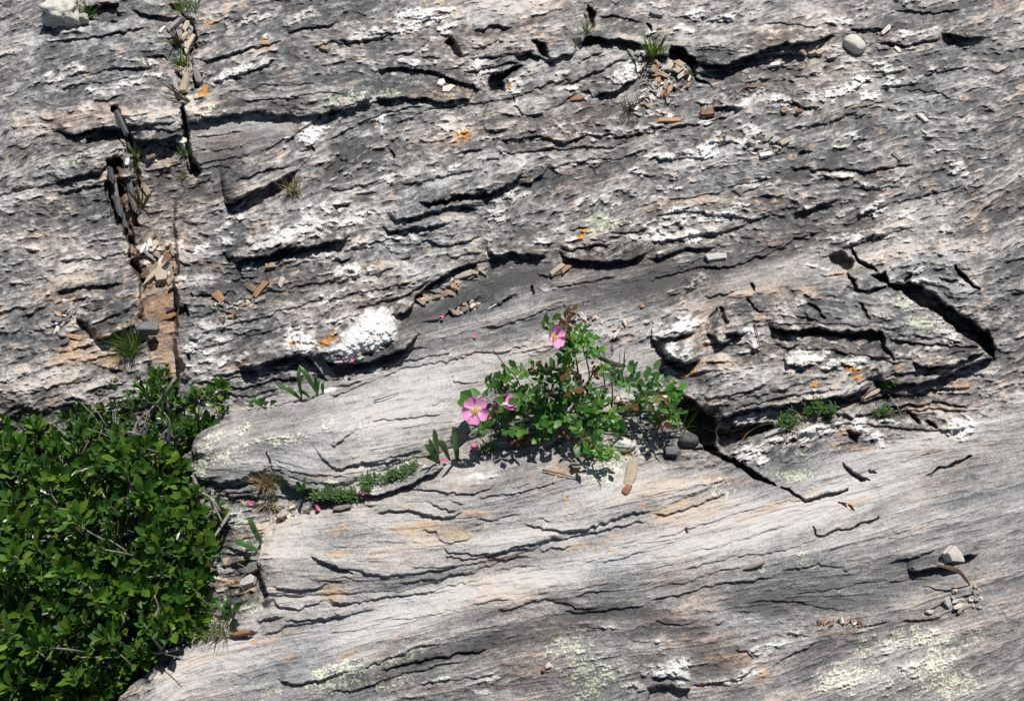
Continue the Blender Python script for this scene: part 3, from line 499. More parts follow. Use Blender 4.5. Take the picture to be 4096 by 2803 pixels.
SOLID = Z.copy()
for t, s_, k_ in [('5','60,890 150,745 250,650 380,608 480,668 505,742 440,822 300,892 160,935',1),('4','1420,135 1560,85 1640,25 1760,-25 1890,-15 1810,60 1690,105 1560,155 1440,195',.95),('4','1660,790 1740,770 1780,830 1900,850 1820,880 1740,860',.95),
     ('6','-40,40 60,85 130,85 270,55 375,85 345,130 275,150 230,105 100,122 -40,115',1),('1','1118,605 1200,545 1290,505 1390,478 1330,535 1220,585',.95),('1','1400,468 1520,402 1610,398 1500,452',.85),('1','1700,980 1800,915 1920,890 1960,870 1900,950 1800,985',.85),
     ('3','1240,1250 1290,1222 1420,1213 1510,1240 1400,1248',.9),('3','620,740 700,690 900,670 960,690 800,715 700,760',.8),('3','200,190 300,175 340,200 260,212',.9),('3','380,150 500,110 600,112 480,145',.85),('2','1035,430 1090,425 1115,480 1070,500',.9),('2','370,900 400,845 450,860 430,905',.85),
     ('6','940,1000 960,930 1080,920 1200,890 1180,960 1060,985',.7),('6','1020,1535 1100,1470 1300,1410 1420,1400 1300,1460 1150,1510',.75),('9','10,1420 60,1380 260,1320 262,1440 140,1430',.75),('4','1010,165 1060,130 1110,135 1060,170',.9)]:
    mk = mask(t, s_, 9); SOLID = np.maximum(SOLID, mk*k_); quartz = np.maximum(quartz, mk*k_*np.clip(1.05-.9*sst(1.0, 2.2, .7*iso3+.6*nC), 0, 1))
quartz = np.clip(quartz, 0, 1)
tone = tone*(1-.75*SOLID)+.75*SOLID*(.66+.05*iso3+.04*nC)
# rust stain
rust = sst(1.1, 2.4, nF*.7+iso1*.6+nC*.35)*.35 + sst(1.2, 2.2, nC*.8+.6*iso2+.4*nD)*.45*rough
for t, x, y, rx, ry, a, s in [('1',760,1400,170,260,0,.30),('4',760,250,180,240,0,.34),('4',760,560,130,130,0,1.2),('4',810,800,110,240,0,1.1),('4',800,400,60,50,0,1.0),('4',870,1050,60,90,0,.8),('4',280,950,240,60,5,1),('4',150,870,150,50,5,1.0),('4',330,790,120,40,5,.9),('4',560,700,90,14,10,.8),('4',450,1000,90,60,0,1),
  ('4',1160,280,90,30,15,.9),('4',200,360,240,30,8,.6),('4',150,1080,160,40,5,.5),('4',1230,260,40,30,30,.6),('8',600,500,180,40,5,.8),('8',820,520,120,50,0,.9),('8',80,500,80,50,10,.8),('8',100,660,140,14,8,.7),('7',1800,900,90,30,20,.9),('8',60,900,60,50,30,.9),('8',480,380,90,20,0,.7),('8',950,400,90,26,0,.8),
  ('8',1150,680,180,14,8,.9),('8',250,1270,180,16,20,.9),('8',460,1210,90,14,20,.7),('8',1000,1190,50,60,60,.5),('8',740,1310,260,10,6,.6),('8',1700,590,240,22,15,.7),('9',850,330,260,14,22,1.1),('9',600,450,140,12,20,1),('9',60,400,90,40,0,1.1),('9',250,320,160,16,12,.9),('9',400,180,200,16,-5,.7),('9',1350,310,140,10,15,.7),
  ('9',1500,350,220,18,25,.6),('9',1950,130,60,40,30,.7),('9',500,1330,120,60,0,.6),('9',700,1410,60,60,0,.8),('9',1050,1510,120,16,15,.7),('7',1180,850,160,50,5,.6),('7',1150,700,100,30,0,.8),('7',1220,340,90,20,5,.7),('7',1720,160,90,14,5,.9),('8',20,160,60,14,5,.9),('7',1300,1240,220,12,22,.9),('7',500,1520,40,20,0,.7),('7',1530,1310,60,24,15,.7),
  ('6',400,600,300,110,10,.5),('6',350,860,120,30,0,.7),('6',640,960,120,26,5,.8),('6',430,970,60,30,0,.9),('6',1100,450,300,50,12,.4),('6',1320,340,90,16,10,.8),('6',800,640,110,20,0,.7),('6',1350,1490,60,22,10,1.2),('6',1450,1560,120,26,0,.9),('6',2180,1120,110,22,5,1.1),('6',1900,1300,200,18,0,.9),('6',1680,1260,140,16,5,.8),('6',2100,1480,60,50,0,.8),
  ('6',1150,1350,200,30,0,.9),('6',500,1400,60,16,30,.9),('5',560,780,60,20,20,.5),('5',1280,1460,60,20,0,.9),('5',460,980,90,8,15,.7),('1',700,1300,200,90,0,.25),('1',1880,300,60,20,0,.4),('3',700,617,60,10,5,.8),('3',110,860,110,16,0,.8),('2',1770,700,60,14,0,.9),('2',1280,1450,60,22,0,1),('3',1650,950,120,30,-20,.5),('2',1150,230,150,20,5,.3),('8',1500,130,120,50,-15,.8),('8',1260,170,80,30,0,.6),
  ('5',1480,1530,60,14,0,.0)]:
    e = ell(t, x, y, rx*1.2, ry*1.3, a)
    rust = np.maximum(rust, np.clip(e*s*1.0+(.22*nC+.2*nB+.12*nD)*sst(0, .3, e)-.25, 0, 1))
rust = np.maximum(rust, .35*hr*sst(-.5, 1, iso1)); rust *= (1-quartz*.8)
# pale green crust lichen and orange lichen
lich = Z.copy(); org = Z.copy()
spk = norm(blur(rng.standard_normal((NY, NX)), 1.0)); spk2 = norm(blur(rng.standard_normal((NY, NX)), 3.5))
for t, x, y, rx, ry, a, s in [('8',1560,1270,120,110,20,.9),('8',1640,1390,90,70,30,.9),('8',1720,1450,160,90,20,.85),('8',1830,60,50,60,0,.9),('8',1740,130,110,60,10,.9),('8',1900,50,60,20,0,.8),('8',540,90,90,30,12,.75),('8',150,1400,120,50,15,.9),('8',60,1470,90,60,10,.8),('8',380,1490,120,40,5,.6),('8',500,1300,150,30,20,.6),
  ('8',400,1350,50,20,10,.7),('8',760,1035,90,12,-5,.6),('8',610,815,16,10,0,1.2),('9',900,150,110,30,0,1),('9',430,250,90,50,-10,.8),('9',970,660,40,30,20,.9),('9',955,700,16,40,0,1),('9',690,765,20,14,0,1),('9',1650,1180,160,60,5,.9),('9',1780,1350,200,90,40,.95),('9',1900,1470,170,90,0,.95),('9',1200,1450,150,80,10,.85),('9',1380,1240,90,50,50,.6),
  ('9',1390,1410,50,50,0,.8),('9',1500,1500,120,60,0,.6),('9',1980,1180,90,60,0,.7),('9',1380,1150,50,30,30,.6),('7',1000,60,100,50,0,.8),('7',1120,50,60,40,0,.8),('7',950,130,50,40,0,.8),('7',1180,440,60,40,10,.8),('7',1540,430,50,20,0,.7),('7',1720,1440,60,50,20,1),('7',1830,1380,60,40,20,.9),('7',1690,1510,60,30,0,.9),('7',1850,1490,90,40,0,.9),
  ('7',1420,1530,50,20,0,.9),('7',1290,1010,50,30,0,.8),('7',1170,930,30,30,0,.6),('7',1770,200,40,20,0,.7),('4',1380,1430,60,26,20,.8),('4',1620,1510,160,30,5,.9),('4',1350,1560,100,36,10,.9),('4',1180,1490,80,40,20,.5),('4',1120,1560,60,30,0,.6),
  ('1',1110,790,60,70,30,1.1),('1',1060,850,60,30,20,.8),('1',150,1140,110,30,15,.8),('1',270,1100,60,20,10,.7),('1',100,1370,60,16,5,.6),('1',240,1350,60,14,5,.6),('1',2050,700,110,36,8,1.1),('2',160,680,110,36,5,.9),('2',290,640,40,26,0,.9),('2',460,660,80,30,0,1),('2',610,575,50,18,0,.7),('1',1330,685,40,14,0,.7),
  ('2',1960,1530,90,60,30,1.3),('6',1790,545,60,50,-40,1.3),('6',1920,700,90,46,-10,1.2),('6',1420,980,60,36,0,.8),('5',2000,10,140,30,20,1.0),('4',240,1250,10,10,0,.2),('6',1040,1220,20,8,20,1),('6',900,1560,90,30,0,.4),('5',20,1420,40,60,0,.5),('5',300,1420,60,20,10,.3),('3',40,740,30,10,0,.2),('5',450,0,10,10,0,.1),('9',960,20,60,20,10,.8)]:
    e = ell(t, x, y, rx*1.25, ry*1.25, a)
    lich = np.maximum(lich, sst(.46, .60, e*s*.62+(.26*spk+.12*spk2)*sst(.05, .3, e)))
for t, x, y, rx, ry, a, s in [('4',2000,800,70,22,45,1.0),('4',1740,825,26,16,0,1),('5',40,805,90,34,32,1.0),('5',1800,100,26,24,0,1.3),('5',1840,50,26,16,0,1),('6',140,1100,22,16,0,1.2),('6',240,1065,60,12,20,1.1),('6',315,1050,16,26,0,1.2),('6',1430,1035,50,14,0,1.2),('6',1460,1085,50,12,0,1.1),('6',1165,1140,24,14,0,1.1),('6',1580,1010,26,14,0,1),
  ('2',980,940,50,30,-20,1.1),('2',940,995,50,26,0,.9),('2',1300,600,22,16,0,1.1),('2',370,890,30,14,0,.9),('3',990,1112,14,10,0,1.2),('3',495,985,14,10,0,1),('1',1045,578,26,22,0,1.5),('1',1100,645,18,30,0,1.4),('1',1045,685,36,16,40,1.2),('1',1770,925,20,10,0,1),('1',1140,155,50,16,15,.8),('1',1150,1520,30,10,5,.0),('R',870,1135,60,12,12,1.1),('R',1590,1200,60,18,0,1.1),
  ('8',1820,635,26,8,0,1),('8',2020,355,16,8,0,1.2),('8',1520,315,16,10,0,.9),('9',325,1493,12,10,0,1),('7',1285,1215,12,8,0,1.2),('6',1350,570,20,10,0,.2),('6',2220,1168,16,8,0,1)]:
    e = ell(t, x, y, rx*1.2, ry*1.2, a)
    org = np.maximum(org, sst(.46, .60, e*s*.75+(.22*spk+.14*spk2)*sst(.05, .3, e)))
tone = tone + .06*rust - .25*sst(.3, 1, org)*0

rust = np.maximum(rust*.85, FISS*.55)
# ---- relief detail
Hn = (.0006*nA + .0006*nB)*rough**1.4*far + .0004*nF
def steps(q, w0): return np.floor(q)+sst(w0, 1.0, q-np.floor(q))
Hn += (.0013*fa+.0009*fb+.0006*fc)*rough**1.3*far + .00035*fa*(1-rough)
Hn += .0004*steps((nA*.45+nB*.6+nC*.3+iso3*.15)*1.5, .80)*rough**1.5*far               # flaked terraces
Hn += .0003*steps((nB*.6+nC*.6+iso2*.3+nD*.15)*1.6+.3, .75)*rough**1.2*far
Hn += .0004*steps((nF*.9+nB*.25+nC*.2+nD*.08)*1.5+.4, .9)
Hn += .00025*steps((nC*.7+nE*.5+nF*.8)*1.6+.7, .80)
Hn += .00042*nC*(.15+.85*rough) + .00040*nD*(.25+.75*rough) + (.00006+.0001*rough)*nE + .0006*iso2*rough + .0005*iso3*rough + .0002*grain*rough
pit = sst(1.5, 2.4, iso3*.8+nC*.7)*.0035*rough**1.5; Hn -= pit
Hn -= (.0008+.0005*smooth_zone)*hr
Hn *= 1-.55*SOLID
Hn += quartz*(.0030+.0018*iso3+.0012*spk) + .0013*lich + .0007*org
# waves break down the slope: lee sides steepen
def shear(h, k):
    dv = np.clip(k*(h-blur(h, 14))/CS, -3.5, 3.5)
    j = np.clip(np.arange(NY)[:, None]-dv, 0, NY-1.001); j0 = j.astype(int); fj = (j-j0).astype(np.float32)
    ii = np.arange(NX)[None]
    return h[j0, ii]*(1-fj)+h[j0+1, ii]*fj
Hn = shear(Hn, 1200)
edge = np.hypot(*np.gradient(H))                       # splintered layers on steep faces
face = sst(.0006, .003, blur(edge, 1.2))
lay = np.sin((H*1000*1.5+nC*.8+nB*.8)*2.2)
H += Hn + face*(.0009*lay+.0006*spk)
def hval(u, v):
    x = min(max((u-U0)/CS, 0), NX-1.01); y = min(max((v-V0)/CS, 0), NY-1.01)
    i, j = int(x), int(y); return float(H[j, i])
def hmax(u, v, r=12):
    i0, i1 = int((u-r-U0)/CS), int((u+r-U0)/CS)+1; j0, j1 = int((v-r-V0)/CS), int((v+r-V0)/CS)+1
    a = H[max(j0, 0):max(j1, 1), max(i0, 0):max(i1, 1)]
    return float(np.percentile(a, 80)) if a.size else 0.
def surf(t, x, y, dz=0.):
    u, v = S(t, x, y); return Vector(pt(u, v, hval(u, v)+dz))
def at(t, x, y, dz=0.):                                # a point dz above the local mean rock, seen at (x, y)
    u, v = S(t, x, y); return Vector(pt(u, v, max(hmax(u, v, 30), -.02)+dz))

# ---- materials
def mat(name, rough_=.6):
    m = bpy.data.materials.new(name); m.use_nodes = True; n = m.node_tree
    b = n.nodes['Principled BSDF']; b.inputs['Roughness'].default_value = rough_
    return m, n, b
def N(n, t, **k):
    o = n.nodes.new(t)
    for a, b in k.items():
        if a in o.inputs: o.inputs[a].default_value = b
        else: setattr(o, a, b)
    return o
def ramp(n, stops, fac=None):
    r = n.nodes.new('ShaderNodeValToRGB'); e = r.color_ramp.elements
    e[0].position, e[0].color = stops[0][0], (*stops[0][1], 1); e[1].position, e[1].color = stops[-1][0], (*stops[-1][1], 1)
    for p, c in stops[1:-1]:
        x = e.new(p); x.color = (*c, 1)
    if fac: n.links.new(fac, r.inputs[0])
    return r
def mix(n, fac, a, b, mode='MIX'):
    m = n.nodes.new('ShaderNodeMix'); m.data_type = 'RGBA'; m.blend_type = mode
    for i, v in ((0, fac), (6, a), (7, b)):
        if isinstance(v, (int, float)): m.inputs[i].default_value = v
        elif isinstance(v, tuple): m.inputs[i].default_value = (*v, 1)
        else: n.links.new(v, m.inputs[i])
    return m.outputs[2]
def mth(n, op, a, b=None, clamp=False):
    m = n.nodes.new('ShaderNodeMath'); m.operation = op; m.use_clamp = clamp
    for i, v in ((0, a), (1, b)):
        if v is None: continue
        if isinstance(v, (int, float)): m.inputs[i].default_value = v
        else: n.links.new(v, m.inputs[i])
    return m.outputs[0]
rock, n, b = mat('schist', .55)
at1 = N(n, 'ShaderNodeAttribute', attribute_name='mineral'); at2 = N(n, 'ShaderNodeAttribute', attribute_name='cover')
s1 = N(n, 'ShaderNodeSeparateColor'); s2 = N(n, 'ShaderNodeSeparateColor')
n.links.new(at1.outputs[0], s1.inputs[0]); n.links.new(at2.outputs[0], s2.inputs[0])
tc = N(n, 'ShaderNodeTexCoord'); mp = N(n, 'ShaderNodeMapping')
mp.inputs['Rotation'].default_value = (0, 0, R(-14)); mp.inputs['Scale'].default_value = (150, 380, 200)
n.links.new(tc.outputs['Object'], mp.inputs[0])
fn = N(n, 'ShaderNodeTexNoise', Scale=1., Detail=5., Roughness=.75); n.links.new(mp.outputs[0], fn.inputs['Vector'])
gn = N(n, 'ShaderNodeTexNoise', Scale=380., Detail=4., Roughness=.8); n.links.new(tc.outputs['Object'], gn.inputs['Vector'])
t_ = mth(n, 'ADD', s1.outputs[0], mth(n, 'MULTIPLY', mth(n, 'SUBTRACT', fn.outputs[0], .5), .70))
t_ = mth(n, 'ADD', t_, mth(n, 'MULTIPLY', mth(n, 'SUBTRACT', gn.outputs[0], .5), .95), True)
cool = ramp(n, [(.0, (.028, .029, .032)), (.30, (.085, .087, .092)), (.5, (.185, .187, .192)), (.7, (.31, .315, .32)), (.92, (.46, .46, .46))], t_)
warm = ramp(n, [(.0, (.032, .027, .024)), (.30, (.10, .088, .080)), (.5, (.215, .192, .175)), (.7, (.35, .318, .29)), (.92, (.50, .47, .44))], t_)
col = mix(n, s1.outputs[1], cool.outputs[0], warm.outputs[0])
ru = ramp(n, [(0, (.07, .030, .013)), (.45, (.24, .125, .055)), (.8, (.46, .29, .14))], t_)
col = mix(n, mth(n, 'MULTIPLY', s2.outputs[0], .85), col, ru.outputs[0])
qz = ramp(n, [(.1, (.24, .21, .19)), (.42, (.48, .46, .435)), (.78, (.76, .76, .755))], t_)
col = mix(n, s1.outputs[2], col, qz.outputs[0])
lc = ramp(n, [(0.3, (.22, .23, .17)), (.55, (.46, .48, .37)), (.8, (.64, .65, .53))], t_)
col = mix(n, s2.outputs[1], col, lc.outputs[0])
oc = ramp(n, [(0.3, (.26, .10, .008)), (.7, (.56, .25, .02))], t_)
col = mix(n, s2.outputs[2], col, oc.outputs[0])
n.links.new(col, b.inputs['Base Color'])
rr = ramp(n, [(.3, (.38, .38, .38)), (.65, (.75, .75, .75))], gn.outputs[0]); n.links.new(rr.outputs[0], b.inputs['Roughness'])
b.inputs['Specular IOR Level'].default_value = .5
bp = N(n, 'ShaderNodeBump', Strength=1., Distance=.0015)
hh = mth(n, 'ADD', mth(n, 'MULTIPLY', fn.outputs[0], .4), mth(n, 'MULTIPLY', gn.outputs[0], .9))
n.links.new(hh, bp.inputs['Height']); n.links.new(bp.outputs[0], b.inputs['Normal'])

# ---- the outcrop mesh: fine inside, widening cells around
def grid_axis(n_, k, grow):
    i = np.arange(n_); m = np.arange(1, k+1)
    lo_i = np.minimum(m*4, n_-1)[::-1]; st_ = np.cumsum(CS*4*grow**m)
    return np.concatenate([-st_[::-1], CS*i, CS*(n_-1)+st_]), np.concatenate([lo_i, i, n_-1-np.minimum(m*4, n_-1)])
gx, ix = grid_axis(NX, 26, 1.13); gy, iy = grid_axis(NY, 26, 1.0)
gy2 = gy.copy(); k = 26
gy2[:k] = -np.linspace(1, 0, k, endpoint=False)*480            # stay below the horizon line of the plane
gU, gV = np.meshgrid(gx+U0, gy2+V0); GH = H[np.ix_(iy, ix)]
px, py, pz = pt(gU, gV, GH)
nv = gU.size; co = np.stack([px, py, pz], -1).reshape(-1, 3).astype(np.float32)
ny_, nx_ = gU.shape
idx = np.arange(nv).reshape(ny_, nx_)
quads = np.stack([idx[1:, :-1], idx[1:, 1:], idx[:-1, 1:], idx[:-1, :-1]], -1).reshape(-1, 4).astype(np.int32)
def npmesh(name, co, faces, smooth=True):
    me = bpy.data.meshes.new(name); k = faces.shape[1]; f = len(faces)
    me.vertices.add(len(co)); me.vertices.foreach_set('co', np.ascontiguousarray(co, np.float32).ravel())
    me.loops.add(f*k); me.loops.foreach_set('vertex_index', np.ascontiguousarray(faces, np.int32).ravel())
    me.polygons.add(f); me.polygons.foreach_set('loop_start', np.arange(0, f*k, k, dtype=np.int32))
    me.polygons.foreach_set('use_smooth', np.full(f, smooth))
    me.update(calc_edges=True); return me
me = npmesh('rock_outcrop', co, quads, True)
def attr(name, a, b_, c_):
    A_ = me.color_attributes.new(name, 'FLOAT_COLOR', 'POINT')
    d = np.stack([x[np.ix_(iy, ix)] for x in (a, b_, c_)]+[np.ones_like(GH)], -1).astype(np.float32)
    A_.data.foreach_set('color', d.ravel())
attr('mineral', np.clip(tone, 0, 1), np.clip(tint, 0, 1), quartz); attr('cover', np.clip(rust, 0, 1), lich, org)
me.materials.append(rock)
ro = bpy.data.objects.new('rock_outcrop', me); C.objects.link(ro)
ro['kind'] = 'structure'; ro['label'] = 'grey layered schist bedrock with white quartz veins and dark fissures'; ro['category'] = 'bedrock'
#THINGS

# ================================================================ things
from mathutils import noise as mnoise
def cam_dir(p): return (cam_o.location-p).normalized()
UPV = Vector((0, 0, 1))
def tag(o, label, cat, group=None, kind=None):
    o['label'] = label; o['category'] = cat
    if group: o['group'] = group
    if kind: o['kind'] = kind
    return o
def empty(name, loc):
    o = bpy.data.objects.new(name, None); C.objects.link(o); o.location = loc; o.empty_display_size = .02; return o
class MB:
    def __init__(s): s.v = []; s.f = []; s.m = []
    def add(s, vs, fs, mi=0):
        k = len(s.v); s.v += [tuple(v) for v in vs]; s.f += [tuple(i+k for i in f) for f in fs]; s.m += [mi]*len(fs)
    def tube(s, pts, rad, sides=5, mi=0):
        pts = [Vector(p) for p in pts]; n_ = len(pts); ring = []
        ref = Vector((.3, .2, 1))
        for i, p in enumerate(pts):
            d = (pts[min(i+1, n_-1)]-pts[max(i-1, 0)]).normalized()
            a = d.cross(ref)
            if a.length < .1: a = d.cross(Vector((1, 0, 0)))
            a.normalize(); b_ = d.cross(a); r = rad[i] if isinstance(rad, (list, tuple)) else rad*(1-.6*i/(n_-1))
            ring += [p+(a*math.cos(2*math.pi*k/sides)+b_*math.sin(2*math.pi*k/sides))*r for k in range(sides)]
        fs = [(i*sides+k, i*sides+(k+1) % sides, (i+1)*sides+(k+1) % sides, (i+1)*sides+k) for i in range(n_-1) for k in range(sides)]
        fs += [tuple(range(sides))[::-1], tuple(range((n_-1)*sides, n_*sides))]
        s.add(ring, fs, mi)
    def build(s, name, mats, parent=None, origin=None, smooth=True):
        me = bpy.data.meshes.new(name); o_ = Vector(origin) if origin is not None else Vector((0, 0, 0))
        me.from_pydata([tuple(Vector(v)-o_) for v in s.v], [], s.f)
        for m in (mats if isinstance(mats, (list, tuple)) else [mats]): me.materials.append(m)
        me.polygons.foreach_set('material_index', s.m); me.polygons.foreach_set('use_smooth', [smooth]*len(s.f)); me.update()
        o = bpy.data.objects.new(name, me); C.objects.link(o)
        if parent is not None: o.parent = parent
        elif origin is not None: o.location = o_
        return o
def curve_pts(ps, n_=10):
    """smooth path through points"""
    ps = [Vector(p) for p in ps]; out = []
    e = [ps[0]*2-ps[1]]+ps+[ps[-1]*2-ps[-2]]
    for i in range(1, len(e)-2):
        for k in range(n_):
            t = k/n_; a, b, c, d = e[i-1], e[i], e[i+1], e[i+2]
            out.append(.5*((2*b)+(c-a)*t+(2*a-5*b+4*c-d)*t*t+(3*b-a-3*c+d)*t**3))
    return out+[ps[-1]]

# ---- plant materials
def leaf_mat(name, c0, c1, c2, rough_=.32, trans=.25, spec=.5):
    m, n, b = mat(name, rough_)
    g = N(n, 'ShaderNodeNewGeometry'); t = N(n, 'ShaderNodeTexCoord')
    nz = N(n, 'ShaderNodeTexNoise', Scale=60., Detail=2.); n.links.new(t.outputs['Object'], nz.inputs['Vector'])
    f = mth(n, 'ADD', mth(n, 'MULTIPLY', g.outputs['Random Per Island'], .7), mth(n, 'MULTIPLY', nz.outputs[0], .35))
    r = ramp(n, [(.1, c0), (.55, c1), (.95, c2)], f)
    n.links.new(r.outputs[0], b.inputs['Base Color']); b.inputs['Specular IOR Level'].default_value = spec
    tr = N(n, 'ShaderNodeBsdfTranslucent'); tc_ = mix(n, 1., r.outputs[0], (1.6, 2.0, .5), 'MULTIPLY'); n.links.new(tc_, tr.inputs[0])
    ms = N(n, 'ShaderNodeMixShader'); ms.inputs[0].default_value = trans
    n.links.new(b.outputs[0], ms.inputs[1]); n.links.new(tr.outputs[0], ms.inputs[2]); n.links.new(ms.outputs[0], n.nodes['Material Output'].inputs[0])
    return m
def plain(name, c0, c1, scale=80, rough_=.7, bump_=0.):
    m, n, b = mat(name, rough_); t = N(n, 'ShaderNodeTexCoord')
    nz = N(n, 'ShaderNodeTexNoise', Scale=float(scale), Detail=4., Roughness=.7); n.links.new(t.outputs['Object'], nz.inputs['Vector'])
    r = ramp(n, [(.35, c0), (.65, c1)], nz.outputs[0]); n.links.new(r.outputs[0], b.inputs['Base Color'])
    if bump_:
        bp = N(n, 'ShaderNodeBump', Strength=.7, Distance=bump_); n.links.new(nz.outputs[0], bp.inputs['Height']); n.links.new(bp.outputs[0], b.inputs['Normal'])
    return m
M_shrub = leaf_mat('shrub_leaf', (.010, .038, .006), (.034, .095, .010), (.13, .20, .022), .34, .14)
M_rose = leaf_mat('rose_leaf', (.018, .070, .014), (.042, .135, .018), (.12, .24, .03), .45, .25)
M_rose_y = leaf_mat('rose_young_leaf', (.05, .17, .02), (.09, .27, .03), (.20, .36, .05), .35, .3)
M_rose_r = leaf_mat('rose_red_leaf', (.10, .03, .02), (.16, .06, .03), (.12, .12, .03), .35, .2)
M_grass = leaf_mat('grass_blade', (.05, .09, .02), (.09, .15, .035), (.22, .22, .08), .5, .3)
M_dry = leaf_mat('dry_grass', (.16, .12, .07), (.28, .22, .13), (.42, .36, .22), .7, .2)
M_blade = leaf_mat('broad_blade', (.035, .08, .025), (.06, .13, .035), (.11, .17, .06), .4, .25)
M_dark = leaf_mat('dark_blade', (.03, .035, .02), (.06, .05, .03), (.08, .10, .04), .5, .2)
M_twig = plain('grey_twig', (.10, .085, .075), (.30, .27, .25), 200)
M_bark = plain('brown_twig', (.05, .03, .02), (.16, .085, .05), 200)
M_gstem = plain('green_stem', (.07, .11, .03), (.20, .10, .05), 60)
M_petal, n, b = mat('pink_petal', .55)
tcx = N(n, 'ShaderNodeAttribute', attribute_name='petal'); 
r = ramp(n, [(0, (.93, .83, .62)), (.22, (.90, .62, .74)), (.5, (.80, .33, .60)), (1, (.72, .24, .52))], tcx.outputs['Fac']); n.links.new(r.outputs[0], b.inputs['Base Color'])
tr = N(n, 'ShaderNodeBsdfTranslucent'); n.links.new(r.outputs[0], tr.inputs[0]); ms = N(n, 'ShaderNodeMixShader'); ms.inputs[0].default_value = .25
n.links.new(b.outputs[0], ms.inputs[1]); n.links.new(tr.outputs[0], ms.inputs[2]); n.links.new(ms.outputs[0], n.nodes['Material Output'].inputs[0])
M_stamen = plain('yellow_stamen', (.70, .42, .03), (.85, .62, .10), 300)
M_magenta = plain('magenta_petal', (.50, .05, .22), (.72, .16, .38), 200)
def chip_mat(name, c0, c1, c2):
    m, n, b = mat(name, .65); t = N(n, 'ShaderNodeTexCoord'); mp = N(n, 'ShaderNodeMapping'); mp.inputs['Scale'].default_value = (40, 260, 200)
    n.links.new(t.outputs['Object'], mp.inputs[0])
    nz = N(n, 'ShaderNodeTexNoise', Scale=1., Detail=5., Roughness=.75); n.links.new(mp.outputs[0], nz.inputs['Vector'])
    oi = N(n, 'ShaderNodeObjectInfo'); f = mth(n, 'ADD', mth(n, 'MULTIPLY', nz.outputs[0], .8), mth(n, 'MULTIPLY', mth(n, 'SUBTRACT', oi.outputs['Random'], .4), .4))
    r = ramp(n, [(.2, c0), (.45, c1), (.75, c2)], f); n.links.new(r.outputs[0], b.inputs['Base Color'])
    bp = N(n, 'ShaderNodeBump', Strength=.8, Distance=.001); n.links.new(nz.outputs[0], bp.inputs['Height']); n.links.new(bp.outputs[0], b.inputs['Normal'])
    return m
M_chip = {'grey': chip_mat('grey_slate', (.09, .09, .09), (.23, .225, .215), (.40, .39, .37)),
          'tan': chip_mat('tan_slate', (.13, .095, .06), (.32, .25, .175), (.48, .40, .30)),
          'rust': chip_mat('rusty_slate', (.09, .04, .02), (.25, .12, .055), (.42, .26, .14)),
          'pale': chip_mat('pale_slate', (.28, .26, .24), (.50, .47, .43), (.70, .66, .62)),
          'dark': chip_mat('dark_slate', (.04, .04, .042), (.10, .10, .105), (.2, .2, .2)),
          'white': chip_mat('lichen_stone', (.07, .07, .055), (.30, .30, .25), (.62, .61, .54))}

# ---- loose rock chips, each its own object
def chip_mesh(L, Wd, T, seed, blunt=.25):
    r = random.Random(seed)
    base_ = r.choice([[(-.5,-.25),(-.28,-.5),(.32,-.46),(.5,.05),(.34,.5),(-.40,.42)], [(-.5,-.42),(.30,-.5),(.5,-.1),(.42,.48),(-.46,.36)], [(-.5,.05),(-.2,-.5),(.40,-.38),(.5,.30),(-.12,.5)],
                      [(-.48,-.5),(.46,-.40),(.5,.34),(-.1,.5),(-.44,.44)], [(-.5,-.1),(-.1,-.45),(.5,-.12),(.30,.34),(-.25,.5)], [(-.5,-.5),(.1,-.42),(.5,-.48),(.44,.5),(-.38,.40)]])
    out = [((x+r.uniform(-.07, .07))*L, (y+r.uniform(-.07, .07))*Wd) for x, y in base_]; n_ = len(out)
    m = MB(); tl = r.uniform(-.15, .15)
    lay = [(-.5, .95), (-.05, 1.03), (.0, .97), (.42, .97), (.5, .90)]
    vs = []
    for z, k_ in lay:
        for i, (x, y) in enumerate(out):
            j = 1+r.uniform(-.03, .03); vs.append((x*k_*j, y*k_*j, T*(z+tl*x/L*2*(z > 0))+r.uniform(-.04, .04)*T))
    fs = []
    for l in range(len(lay)-1):
        for i in range(n_): fs.append((l*n_+i, l*n_+(i+1) % n_, (l+1)*n_+(i+1) % n_, (l+1)*n_+i))
    k = (len(lay)-1)*n_; vs.append((r.uniform(-.1, .1)*L, 0, T*.56)); top = len(vs)-1
    fs += [(k+i, k+(i+1) % n_, top) for i in range(n_)]; fs.append(tuple(range(n_))[::-1])
    m.add(vs, fs); return m
chip_n = 0; GRIT = MB()
